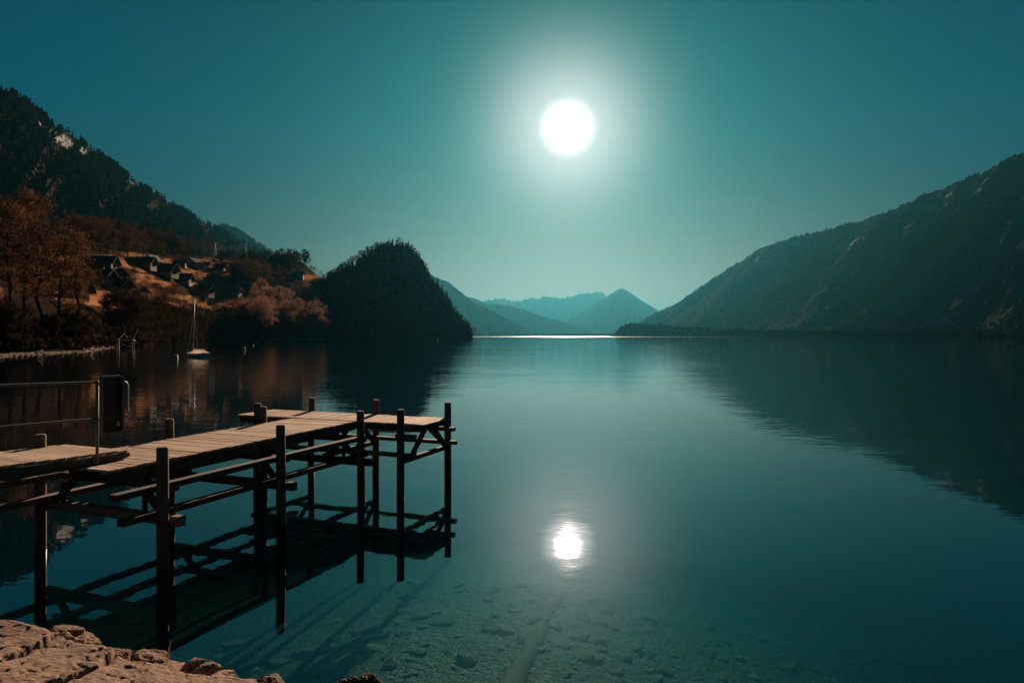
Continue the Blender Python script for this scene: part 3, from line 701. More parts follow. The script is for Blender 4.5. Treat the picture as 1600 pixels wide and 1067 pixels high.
pier = empty('wooden_pier', st(9.5, -9.2, 0), 0, label='weathered timber T shaped pier standing on posts in the lake', cat='pier')
def pb(mb, name, m, **kw):
    # build in world coordinates, then parent keeping the place
    o = mb.build(name, m, None, **kw); o.parent = pier; o.matrix_parent_inverse = Matrix.Translation(-pier.location); return o
def pile(s, t, top, r=.078):
    m = MB(); p = st(s, t, 0); n = 14; R_ = random.Random(int(s * 100 + t * 31))
    zs = [bed_z(np.array(p.x), np.array(p.y)).item() - .5, -.5, .1, .6, 1.1, top - .03, top - .005]
    rr = [r * 1.06, r * 1.05, r * 1.02, r, r * .99, r * .97, r * .80]
    lx, ly = R_.uniform(-.02, .02), R_.uniform(-.02, .02)
    m.tube([p + Vector((lx * (z - .8), ly * (z - .8), z)) for z in zs], rr, n)
    o = pb(m, 'post', M_TIMBER, smooth=False)
    for q in o.data.polygons: q.use_smooth = len(q.vertices) == 4
    return o
TOP = 1.722
PILES = [(6.95, -10.34), (6.86, -7.77), (9.22, -10.27), (9.23, -7.79), (11.46, -10.13), (11.57, -7.79),
         (11.97, -10.75), (11.96, -7.11), (13.62, -10.58), (13.64, -8.77), (13.62, -6.89)]
for s, t in PILES: pile(s, t, TOP + R.uniform(-.012, .012))
# decks: planks with gaps
def deck(name, s0, s1, t0, t1, z, pw=.135, gap=.020, th=.035, over=.02, across=True, zf=None):
    m = MB(); s = s0 if across else t0; end = s1 if across else t1
    while s < end - pw * .5:
        w_ = pw * R.uniform(.93, 1.04); w_ = min(w_, end - s)
        e0 = R.uniform(-over, over); e1 = R.uniform(-over, over); zz = z - th / 2 + R.uniform(-.003, .003)
        if across: c = st(s + w_ / 2, (t0 + t1) / 2 + e0, zz + (zf(s) if zf else 0)); d = (t1 - t0 + e1, w_, th)
        else: c = st((s0 + s1) / 2 + e0, s + w_ / 2, zz); d = (w_, s1 - s0 + e1, th)
        m.box(c, d, RU @ Matrix.Rotation(R.gauss(0, .003), 3, 'Y')); s += w_ + gap
    return m
ZD = 1.385
pb(deck('d', 6.58, 12.33, -10.05, -8.42, ZD), 'walkway_deck', M_PLANK)
pb(deck('d', 12.345, 13.53, -11.66, -6.74, ZD + .003, across=False), 'platform_deck', M_PLANK)
# stringers below the decks
for t in (-9.93, -9.23, -8.48): pb(MB().beam(st(6.62, t, ZD - .037 - .075), st(12.34, t, ZD - .037 - .075), .07, .15), 'stringer', M_BEAM)
for s in (12.42, 12.95, 13.47): pb(MB().beam(st(s, -11.62, ZD - .036 - .065), st(s, -6.78, ZD - .036 - .065), .07, .13), 'stringer', M_BEAM)
# long rails tied to the posts, low and high
for t, z, s0, s1 in ((-10.20, .78, 6.25, 12.6), (-7.93, .78, 6.35, 11.95), (-10.20, 1.10, 6.25, 11.9), (-7.93, 1.13, 6.25, 11.9)):
    pb(MB().beam(st(s0, t, z), st(s1, t, z), .13, .085), 'longitudinal_beam', M_BEAM_LIT if t < -9 else M_BEAM)
# cross beams at each pair of posts
for s in (7.05, 9.38, 11.70): 
    pb(MB().beam(st(s, -10.55, .665), st(s, -7.62, .665), .11, .135), 'cross_beam', M_BEAM_LIT if s < 8 else M_BEAM)
    pb(MB().beam(st(s + .12, -10.35, 1.09), st(s + .12, -7.85, 1.09), .08, .10), 'upper_cross_beam', M_BEAM)
    for a, b in (((-10.1), (-9.6)), ((-8.0), (-8.5))):
        pb(MB().beam(st(s, a, .74), st(s, b, 1.22), .07, .09), 'knee_brace', M_BEAM)
    for a in (-8.25, -9.9): pb(MB().beam(st(s - .06, a, .73), st(s - .06, a, 1.03), .05, .05), 'strut', M_BEAM)
# platform frame
for s, t0, t1, z in ((12.10, -11.0, -6.85, .78), (13.50, -11.0, -6.62, .86), (13.44, -7.3, -6.64, 1.16), (12.12, -7.3, -6.86, 1.16)):
    pb(MB().beam(st(s, t0, z), st(s, t1, z), .12, .08), 'platform_beam', M_BEAM_LIT)
for t in (-7.02, -8.88, -10.66):
    pb(MB().beam(st(11.85, t, .70), st(13.75, t, .70), .09, .09), 'platform_tie', M_BEAM)
    pb(MB().beam(st(13.55, t + .1, .76), st(13.0, t + .1, 1.24), .07, .09), 'knee_brace', M_BEAM)
    pb(MB().beam(st(12.05, t + .1, .76), st(12.6, t + .1, 1.24), .07, .09), 'knee_brace', M_BEAM)
pb(MB().beam(st(13.50, -7.05, .93), st(13.50, -7.45, 1.26), .06, .08), 'knee_brace', M_BEAM)

# ------------------------------------------------------------------ gangway from the shore with its railing
M_STEEL = flat('galvanised_steel', (.13, .15, .155), .62, .15, 8.0, metal=.35)
M_DSTEEL = flat('dark_painted_steel', (.05, .055, .055), .5, .2, 8.0, metal=.3)
gw = empty('gangway', st(5.0, -9.7, 1.5), 0, label='plank gangway from the shore, its open end resting on the pier', cat='gangway')
def gb(mb, name, m, parent=gw, **kw):
    o = mb.build(name, m, None, **kw); o.parent = parent; o.matrix_parent_inverse = parent.matrix_world.inverted() if parent.type == 'EMPTY' else parent.matrix_world.inverted(); return o
bpy.context.view_layer.update()
zf = lambda s: (7.34 - s) * .04
gb(deck('g', .9, 7.34, -10.37, -9.03, 1.51, pw=.165, gap=.028, zf=zf), 'gangway_deck', M_PLANK)
for t in (-10.33, -9.02):
    m = MB(); a = [(.9, .0), (7.36, .0), (7.36, -.05), (7.15, -.12), (6.9, -.125), (.9, -.22)]
    top = [st(s, t - .03, 1.472 + zf(s) + dz) for s, dz in a]; bot = [st(s, t + .03, 1.472 + zf(s) + dz) for s, dz in a]; n = len(a)
    m.add(top + bot, [tuple(range(n)), tuple(range(2 * n - 1, n - 1, -1))] + [(i, i + n, (i + 1) % n + n, (i + 1) % n) for i in range(n)])
    gb(m, 'side_beam', M_DSTEEL)
rail = empty('railing', st(6.81, -8.97, 1.5), 0, label='thin steel pipe railing along the gangway with a looped end', cat='railing')
bpy.context.view_layer.update()
tr_ = -8.955
def rz_(s): return (7.34 - s) * .04
for s in (6.81, 4.3, 1.9):
    gb(MB().tube([st(s, tr_, 1.30 + rz_(s)), st(s, tr_, 2.56 + rz_(s) * .7)], .021, 10), 'rail_post', M_STEEL, rail, smooth=True)
    gb(MB().box(st(s, tr_ - .012, 1.42 + rz_(s)), (.03, .12, .14), RU), 'post_bracket', M_DSTEEL, rail)
def curve(pts, r=.06):
    return pts
gb(MB().tube([st(.9, tr_, 2.70), st(4, tr_, 2.64), st(6.81, tr_, 2.55), st(7.20, tr_, 2.535), st(7.27, tr_, 2.52), st(7.295, tr_, 2.47), st(7.295, tr_, 2.09), st(7.27, tr_, 2.04), st(7.20, tr_, 2.025), st(6.81, tr_, 2.035), st(4, tr_, 2.13), st(.9, tr_, 2.22)], .0165, 8), 'hand_rail', M_STEEL, rail, smooth=True)
# sign board seen from behind, a dark pan in a rounded metal frame
sg = empty('sign_board', st(6.98, tr_ + .04, 2.2), 0, label='dark rounded sign panel seen from behind, clamped to the gangway railing', cat='sign')
bpy.context.view_layer.update()
def rr_ring(s0, s1, z0, z1, r, k=5):
    out = []
    for (cx_, cz_, a0) in ((s1 - r, z1 - r, 0), (s0 + r, z1 - r, 90), (s0 + r, z0 + r, 180), (s1 - r, z0 + r, 270)):
        for i in range(k + 1):
            a = radians(a0 + 90 * i / k); out.append((cx_ + cos(a) * r, cz_ + sin(a) * r))
    return out
m = MB(); o_ = rr_ring(6.815, 7.175, 1.80, 2.635, .055); i_ = rr_ring(6.845, 7.145, 1.83, 2.605, .04); n = len(o_)
ta, tb = tr_ + .03, tr_ + .085
vs = [st(s, tb, z) for s, z in o_] + [st(s, tb, z) for s, z in i_] + [st(s, ta, z) for s, z in o_] + [st(s, ta, z) for s, z in i_]
m.add(vs, [q for i in range(n) for j in [(i + 1) % n] for q in ((i, j, n + j, n + i), (2 * n + j, 2 * n + i, 3 * n + i, 3 * n + j), (i, 2 * n + i, 2 * n + j, j), (n + j, 3 * n + j, 3 * n + i, n + i))])
gb(m, 'sign_frame', M_STEEL, sg)
m = MB(); vs = [st(s, ta + .004, z) for s, z in rr_ring(6.843, 7.147, 1.828, 2.607, .04)] + [st(s, ta + .012, z) for s, z in rr_ring(6.843, 7.147, 1.828, 2.607, .04)]
m.add(vs, [tuple(range(n)), tuple(range(2 * n - 1, n - 1, -1))]); gb(m, 'sign_panel', flat('dark_panel_back', (.035, .032, .03), .6, .2, 5), sg)
gb(MB().box(st(7.105, ta + .0155, 1.93), (.003, .045, .065), RU), 'sticker', flat('pale_sticker', (.75, .60, .5), .6, .05), sg)
for z in (2.53, 2.04): gb(MB().box(st(6.99, ta - .004, z), (.045, .2, .05), RU), 'clamp', M_DSTEEL, sg)

# ------------------------------------------------------------------ shore rocks in the foreground
def m_rock(g):
    p = pos(g); n = noise(g, 2.2, 9, .72, p); n2 = noise(g, 14, 7, .75, pos(g, (1, 2.2, 1), .4)); n3 = noise(g, .7, 3, .5, p)
    c = g.mix(g.ramp(n, [(.35, 0), (.65, 1)]), (.20, .115, .08), (.44, .275, .20))
    c = g.mix(g.ramp(n2, [(.41, 1), (.54, 0)]), c, (.035, .028, .024))
    c = g.mix(g.ramp(n3, [(.45, 0), (.7, .5)]), c, (.28, .20, .16))
    h = g.math('MULTIPLY_ADD', n2, .5, n)
    return pr(g, c, .85, h, .9, .05, spec=.25)
M_ROCK = mat('pinkish_shore_rock', m_rock)
M_UROCK = mat('sunken_stone', lambda g: pr(g, g.mix(noise(g, 3, 6, .7, pos(g)), (.12, .12, .092), (.46, .40, .32)), .85, noise(g, 6, 6, .7, pos(g)), .6, .02))
def rock_mesh(name, seed, dims, flatness=.5, res=28, rough=.22, blocky=.0):
    """a boulder: a cube sphere pushed in and out by noise, with broken facets"""
    n = res; vs = []; fs = []
    for ax in range(3):
        for sg_ in (-1, 1):
            b = len(vs); u = np.linspace(-1, 1, n)
            for i in range(n):
                for j in range(n):
                    q = [0, 0, 0]; q[ax] = sg_; q[(ax + 1) % 3] = u[i]; q[(ax + 2) % 3] = u[j] * sg_; vs.append(q)
            for i in range(n - 1):
                for j in range(n - 1): k = b + i * n + j; fs.append((k, k + n, k + n + 1, k + 1))
    v = np.array(vs, float); ln = np.linalg.norm(v, axis=1)[:, None]
    s = v / ln; v = s * (1 - blocky) + v * blocky * .86
    rg = np.random.default_rng(seed)
    for _ in range(9):      # cleaved planes
        nrm = rg.normal(0, 1, 3); nrm /= np.linalg.norm(nrm); dd = rg.uniform(.55, .9) * (1 + blocky * .3)
        t_ = v @ nrm; v = v - nrm * np.clip(t_ - dd, 0, None)[:, None] * .92
    d = (fbm(s[:, 0] * 2 + s[:, 2] * 1.3 + seed, s[:, 1] * 2 - s[:, 2] * 1.1, 5, seed) - .5)
    d2 = fbm(s[:, 0] * 7 + s[:, 2] * 5 + seed, s[:, 1] * 7 - s[:, 2] * 4.3, 4, seed + 3, True) - .5
    v = v * (1 + rough * d + rough * .35 * d2)[:, None] * np.array(dims)[None] / 2
    me = np_mesh(name, v, np.array(fs), smooth=False)
    bm = bmesh.new(); bm.from_mesh(me); bmesh.ops.remove_doubles(bm, verts=bm.verts, dist=1e-4); bm.to_mesh(me); bm.free()
    return me
import bmesh
def rock(seed, loc, dims, rz, label, tilt=(0, 0), res=30, m=None, group=None, name='shore_rock', rough=.22, blocky=.5):
    o = link(name, rock_mesh(name, seed, dims, res=res, rough=rough, blocky=blocky), m or M_ROCK, None, loc)
    o.rotation_euler = (tilt[0], tilt[1], rz); return tag(o, label, 'rock', group)
def top_at(px, py, z, dims, zoff=.45): q = G(px, py, z); return q
def inside(poly, x, y):
    c = np.zeros(x.shape, bool); n = len(poly)
    for i in range(n):
        x1, y1 = poly[i][:2]; x2, y2 = poly[(i + 1) % n][:2]
        c ^= ((y1 > y) != (y2 > y)) & (x < (x2 - x1) * (y - y1) / (y2 - y1 + 1e-12) + x1)
    return c
def edge_dist(poly, x, y):
    d = np.full(x.shape, 9.0); n = len(poly)
    for i in range(n):
        x1, y1 = poly[i][:2]; x2, y2 = poly[(i + 1) % n][:2]
        t = (((x - x1) * (x2 - x1) + (y - y1) * (y2 - y1)) / ((x2 - x1) ** 2 + (y2 - y1) ** 2 + 1e-12)).clip(0, 1)
        d = np.minimum(d, np.hypot(x - x1 - t * (x2 - x1), y - y1 - t * (y2 - y1)))
    return d
def slab(pts, seed, label, name='rock_slab', step=.0125, deep=.7):
    w3 = [G(px, py, z) for px, py, z in pts]; poly = [(p.x, p.y) for p in w3]
    x0 = min(p[0] for p in poly) - .08; x1 = max(p[0] for p in poly) + .08; y0 = min(p[1] for p in poly) - .08; y1 = max(p[1] for p in poly) + .08
    gx_, gy_ = np.meshgrid(np.arange(x0, x1, step), np.arange(y0, y1, step))
    sx = gx_ + (fbm(gx_ * 5, gy_ * 5, 4, seed) - .5) * .10; sy = gy_ + (fbm(gx_ * 5, gy_ * 5, 4, seed + 1) - .5) * .10
    ins = inside(poly, sx, sy); ed = np.where(ins, edge_dist(poly, sx, sy), -edge_dist(poly, sx, sy))
    A = np.array([[p.x, p.y, 1] for p in w3]); z = np.array([p.z for p in w3]); co = np.linalg.lstsq(A, z, rcond=None)[0]
    top = co[0] * gx_ + co[1] * gy_ + co[2]
    lay = fbm(gx_ * 1.6 + gy_ * 2.6, gy_ * .9 - gx_ * .6, 5, seed + 2)
    top = top + (lay - .5) * .055 + np.round((fbm(gx_ * 3.5, gy_ * 3.5, 4, seed + 3) - .5) * 6) / 6 * .016 + (fbm(gx_ * 22, gy_ * 14, 4, seed + 4) - .5) * .013 - .014 * (fbm(gx_ * 8, gy_ * 5, 4, seed + 6, True) > .80)
    e = (ed / .05).clip(-1, 1); top = top - np.where(ed < .05, (.05 - ed.clip(-.05, .05)) ** 2 * 6, 0)
    zz = np.where(ed < 0, top - (-ed) * 16 - .02, top); zz = np.maximum(zz, -deep)
    keep = ed > -.06
    idx = np.full(gx_.shape, -1); idx[keep] = np.arange(keep.sum()); V = np.stack([gx_[keep], gy_[keep], zz[keep]], -1)
    a, b, c, d = idx[:-1, :-1], idx[:-1, 1:], idx[1:, 1:], idx[1:, :-1]; ok = (a >= 0) & (b >= 0) & (c >= 0) & (d >= 0)
    me = np_mesh(name, V, np.stack([a[ok], b[ok], c[ok], d[ok]], -1), smooth=True)
    return tag(link(name, me, M_ROCK), label, 'rock')
slab([(-120, 962, .64), (0, 964, .62), (40, 970, .60), (72, 981, .58), (82, 990, .57), (40, 1010, .62), (0, 1025, .66), (-120, 1040, .68)], 300, 'cracked pinkish ledge block at the left photo edge, farthest from the viewer')
slab([(88, 993, .54), (112, 999, .52), (150, 1007, .50), (178, 1016, .47), (152, 1033, .52), (112, 1048, .55), (75, 1062, .58), (-60, 1130, .64), (-160, 1085, .68), (-120, 1047, .66), (0, 1031, .63), (44, 1015, .59)], 310, 'large tilted slab between the two dark cracks in the ledge')
slab([(186, 1019, .44), (205, 1027, .42), (232, 1033, .38), (262, 1040, .34), (292, 1052, .27), (330, 1056, .22), (365, 1057, .18), (410, 1061, .13), (455, 1072, .08), (400, 1150, .15), (100, 1220, .5), (-50, 1150, .62), (82, 1068, .56), (118, 1054, .53), (158, 1038, .49)], 320, 'long light brown slab along the bottom edge, nearest the viewer')
slab([(240, 1022, .22), (258, 1022, .22), (285, 1030, .20), (312, 1046, .17), (325, 1056, .13), (300, 1060, .15), (262, 1046, .22), (236, 1034, .26)], 323, 'brown rimmed block with a black underside next to the grass stalk', step=.01)
SMALL = [((92, 990), .42, .26, 'small crumbling stone on the rim above the crack'), ((100, 985), .36, .30, 'pebble sized stone on the water side rim of the left slab'),
         ((128, 1003), .30, .34, 'dark rounded stone wedged behind the slabs'), ((178, 1015), .28, .26, 'small stone lying at the back of the second slab'),
         ((228, 1024), .2, .3, 'dark curved stone beside the dry grass stalk'), ((305, 1045), .20, .36, 'brown edged stone right of the grass stalk'),
         ((345, 1058), .14, .26, 'small stone at the water below the grass stalk'), ((425, 1064), .14, .26, 'small brown stone on the waterline near the jagged pair')]
for k, (c, z, d, lb) in enumerate(SMALL):
    q = G(*c, z); rock(330 + k, (q.x, q.y, z - d * .25), (d * 1.4, d * .9, d * .8), R.uniform(0, 3), lb, (R.uniform(-.2, .2), R.uniform(-.2, .2)), rough=.3, res=22)
for k, (c, z, d, lb, ti) in enumerate([((540, 1062), .20, (.30, .26, .34), 'jagged dark rock rising at the bottom edge, left one of the pair', .35), ((578, 1064), .21, (.30, .24, .36), 'jagged sharp topped rock at the bottom edge, right one of the pair', -.5)]):
    q = G(*c, z * .5); rock(350 + k, (q.x, q.y, -.02), d, k * 1.1, lb, (ti * .4, ti), rough=.5, res=26, blocky=.35)
# dark gap filler: wet gravel bank under the slabs
m = MB()
gx2, gy2 = np.meshgrid(np.linspace(-5.2, 1.2, 90), np.linspace(1.4, 5.2, 60))
edge = np.interp(gx2, [-5, -3.3, -2.2, -1.5, -.9, -.3, 1.2], [5.3, 4.5, 3.9, 3.4, 3.0, 2.7, 2.2])
gz2 = (edge - gy2) * .35 - .12 + (fbm(gx2 * 3, gy2 * 3, 4, 66) - .5) * .16
gz2 = np.minimum(gz2, .42)
me = np_mesh('shore_bank', np.stack([gx2, gy2, gz2], -1).reshape(-1, 3), grid_faces(*gx2.shape), smooth=True)
tag(link('shore_bank', me, flat('wet_gravel', (.06, .045, .035), .8, .5, 30)), kind='structure')
# dry stalk
q = G(266, 1030, .22); m = MB(); m.tube([q, q + Vector((.004, 0, .09)), q + Vector((-.002, 0, .17))], [.0022, .0018, .001], 5)
st_o = empty('grass_stalk', q, 0, label='single dry grass stalk upright on the shore stones', cat='grass stalk')
a = m.build('stem', flat('dry_straw', (.30, .22, .14), .8, .2), None); a.parent = st_o; a.matrix_parent_inverse = Matrix.Translation(-st_o.location)
m = MB()
for k in range(16):
    z = .10 + .075 * k / 16; an = k * 2.4; m.box(q + Vector((cos(an) * .003, sin(an) * .003, z)), (.003, .003, .011), Euler((cos(an) * .4, sin(an) * .4, 0)).to_matrix())
a = m.build('seed_head', flat('straw_head', (.34, .26, .17), .8, .2), None); a.parent = st_o; a.matrix_parent_inverse = Matrix.Translation(-st_o.location)

# ------------------------------------------------------------------ stones lying on the lake bed
US = [((650, 1018), .34, 'angular flat pinkish sunken slab nearest the jagged rocks'), ((586, 1014), .36, 'long pale sunken slab left of the angular one'), ((690, 974), .36, 'pale sunken slab with a dark undercut, right of the cluster'),
      ((632, 990), .30, 'dark sunken stone in the middle of the cluster'), ((655, 965), .30, 'greenish sunken stone behind the undercut slab'), ((632, 955), .26, 'small pale sunken stone at the back of the cluster'),
      ((602, 985), .26, 'greenish sunken stone at the left of the cluster'), ((640, 935), .42, 'long thin sunken slab in the shade of the pier'), ((590, 965), .24, 'round sunken stone left behind the cluster'),
      ((370, 1008), .50, 'forked pale sunken slab left of the post reflection'), ((350, 1030), .40, 'triangular pale sunken stone near the shore slabs'), ((440, 1036), .38, 'flat pale sunken stone near the waterline'), ((642, 1050), .20, 'small pale sunken stone beside the jagged rocks'),
      ((935, 1000), .34, 'pale green square sunken stone right of the sunken beam'), ((925, 1030), .38, 'flat brown sunken stone right of the beam end'), ((905, 998), .34, 'dark edged sunken stone touching the beam'),
      ((806, 955), .24, 'flat oval sunken stone left of the beam'), ((836, 950), .26, 'flat greenish sunken stone beside the beam middle'), ((826, 940), .22, 'small sunken stone behind the flat greenish one'), ((880, 1055), .22, 'small sunken stone at the photo bottom by the beam'),
      ((1230, 996), .32, 'pale flat sunken stone far to the right'), ((1225, 1040), .42, 'longest brown sunken slab in the dark water to the right'), ((1360, 1028), .34, 'narrow brown sunken stone at the lower right'), ((1035, 915), .34, 'wide sunken stone at the edge of the visible bed')]
def bed_hit(px, py):
    o = Vector((0, 0, H)); d = (P(px, py, 1) - o); lo, hi = 1.0, 40.0
    for _ in range(40):
        mid = (lo + hi) / 2; q = o + d * mid
        if q.z > bed_z(np.array(q.x), np.array(q.y)).item(): lo = mid
        else: hi = mid
    return o + d * lo
for k, (c, d, lb) in enumerate(US):
    q = bed_hit(*c); d *= .75; dz = d * R.uniform(.14, .26)
    rock(400 + k, (q.x, q.y, q.z + dz * .22), (d * 1.35, d * R.uniform(.7, 1.0), dz), R.uniform(-.6, .6), lb, (R.uniform(-.08, .08), R.uniform(-.08, .08)), res=14, m=M_UROCK, name='sunken_stone', rough=.3, blocky=.6)
PRO = [rock_mesh('sunken_stone', 500 + k, (1, .8, .4), res=9, rough=.4, blocky=.5) for k in range(6)]
for me in PRO: me.materials.append(M_UROCK)
rs = random.Random(8); cnt = 0
while cnt < 285:
    px = rs.uniform(560, 1600) if rs.random() < .85 else rs.uniform(250, 560); py = rs.uniform(858, 1075)
    if py < 880 + abs(px - 900) * .06: continue
    q = bed_hit(px, py); s = rs.uniform(.07, .36) * (1 if rs.random() < .3 else .6)
    o = bpy.data.objects.new('bed_stone', rs.choice(PRO)); COL.objects.link(o); o.location = (q.x, q.y, q.z + s * .06)
    o.rotation_euler = (rs.gauss(0, .12), rs.gauss(0, .12), rs.uniform(0, 6.28)); o.scale = (s, s, s * rs.uniform(.3, .8)); cnt += 1
    tag(o, 'one of the small scattered stones on the gravel lake bed', 'stone', 'small stones on the lake bed')
# sunken beam
a = bed_hit(800, 1075); b = bed_hit(862, 945); c = bed_hit(905, 895)
m = MB(); ns = 14
pts = [a.lerp(b, i / 7) for i in range(8)] + [b.lerp(c, i / 6) for i in range(1, 7)]
lr = random.Random(4)
m.tube([p + Vector((lr.uniform(-.025, .025), 0, -.045 + lr.uniform(-.02, .02))) for p in [a + (a - b) * .5] + pts], [.17] * 2 + [(.165 - .008 * i) * lr.uniform(.82, 1.15) for i in range(len(pts) - 1)], 9)
o = m.build('sunken_log', mat('sunken_wood', lambda g: pr(g, g.mix(noise(g, 2, 6, .7, pos(g, (4, 1, 1), -.3)), (.08, .055, .04), (.26, .185, .14)), .85, noise(g, 5, 6, .7, pos(g)), .5, .02)), smooth=True)
tag(o, 'pale log lying on the lake bed below the mirrored sun', 'log')
# ------------------------------------------------------------------ village houses
M_WOODW = flat('dark_chalet_wood', (.10, .055, .035), .85, .3, 1.5)
M_PLAST = flat('pale_plaster', (.17, .17, .16), .9, .2, .6)
M_ROOF = flat('dark_roof_tiles', (.055, .045, .042), .85, .3, 1.2)
M_ROOF2 = flat('grey_metal_roof', (.40, .40, .38), .6, .15, 1.0)
M_GLASS = flat('window_glass', (.05, .07, .08), .12, .2, 2.0, spec=.8)
M_TRIM = flat('white_window_trim', (.6, .58, .52), .7, .1)
def gable(m, L, W, z0, rise, over, th):
    """two roof slopes along local x"""
    hw = W / 2 + over; sl_ = rise / (W / 2)
    for sg_ in (-1, 1):
        a = Vector((-L / 2 - over, sg_ * hw, z0 - over * sl_)); b = Vector((L / 2 + over, sg_ * hw, z0 - over * sl_)); c = Vector((L / 2 + over, 0, z0 + rise)); d = Vector((-L / 2 - over, 0, z0 + rise))
        up = Vector((0, 0, th)); m.add([a, b, c, d, a + up, b + up, c + up, d + up], [(0, 1, 2, 3), (7, 6, 5, 4), (0, 4, 5, 1), (1, 5, 6, 2), (2, 6, 7, 3), (3, 7, 4, 0)])
def house(px, py, L, W, hw_, rise, rz, label, wall=None, upper=True, chim=True, nwin=4, bv=None, roofm=None, group=None, name='chalet', at=None, cat='house'):
    p = at or hit(px, py, bv)
    if p is None: return
    e = empty(name, p + Vector((0, 0, -.3)), rz, label=label, cat=cat, group=group)
    m = MB(); split = hw_ * .5 if upper else hw_
    m.box((0, 0, (split - 2.2) / 2), (L, W, split + 2.2)); m.build('wall', wall or M_PLAST, e)
    if upper:
        m = MB(); m.box((0, 0, (split + hw_) / 2 + .02), (L + .25, W + .25, hw_ - split))
        for sg_ in (-1, 1):
            x = sg_ * (L / 2 + .12); x2 = sg_ * (L / 2 - .1); w2 = W / 2 + .1
            m.add([(x, -w2, hw_ + .03), (x, w2, hw_ + .03), (x, 0, hw_ + rise), (x2, -w2, hw_ + .03), (x2, w2, hw_ + .03), (x2, 0, hw_ + rise)], [(0, 1, 2), (5, 4, 3), (0, 3, 4, 1), (1, 4, 5, 2), (2, 5, 3, 0)])
        m.build('upper_storey', M_WOODW, e)
    else:
        m = MB()
        for sg_ in (-1, 1):
            x = sg_ * (L / 2 - .003); x2 = sg_ * (L / 2 - .2); w2 = W / 2 - .02
            m.add([(x, -w2, hw_), (x, w2, hw_), (x, 0, hw_ + rise), (x2, -w2, hw_), (x2, w2, hw_), (x2, 0, hw_ + rise)], [(0, 1, 2), (5, 4, 3), (0, 3, 4, 1), (1, 4, 5, 2), (2, 5, 3, 0)])
        m.build('gable', wall or M_PLAST, e)
    m = MB(); gable(m, L, W, hw_ + .04, rise, 1.5, .22); rf = m.build('roof', roofm or M_ROOF, e)
    if chim:
        m = MB(); m.box((L * .22, W * .12, hw_ + rise + .3), (.6, .6, 1.6)); m.box((L * .22, W * .12, hw_ + rise + 1.16), (.75, .75, .12)); m.build('chimney', M_PLAST, rf)
    def win(c, ax, w_=1.0, h_=1.1):
        d = (w_, .10, h_) if ax == 'y' else (.10, w_, h_)
        f = MB()
        t = .10
        for q in (-1, 1):
            if ax == 'y': f.box((c[0] + q * w_ / 2, c[1], c[2]), (t, .12, h_ + t)); f.box((c[0], c[1], c[2] + q * h_ / 2), (w_ - t, .12, t))
            else: f.box((c[0], c[1] + q * w_ / 2, c[2]), (.12, t, h_ + t)); f.box((c[0], c[1], c[2] + q * h_ / 2), (.12, w_ - t, t))
        fo = f.build('window', M_TRIM, e)
        MB().box(c, (w_ - t, .07, h_ - t) if ax == 'y' else (.07, w_ - t, h_ - t)).build('pane', M_GLASS, fo)
    ex = .16 if upper else .03
    for k in range(nwin):
        x = -L / 2 + L * (k + .5) / nwin
        win((x, -W / 2 - .03, split * .55), 'y')
        if upper: win((x, -W / 2 - ex, (split + hw_) / 2), 'y', .9, .9)
    for y in (-W * .25, W * .25):
        for sg_ in (-1, 1): win((sg_ * (L / 2 + .03), y, split * .55), 'x')
    if upper:
        m = MB(); m.box((0, -W / 2 - .75, split + .05), (L * .8, 1.1, .12)); m.box((0, -W / 2 - 1.27, split + .55), (L * .8, .06, .85)); m.build('balcony', M_WOODW, e)
    return e
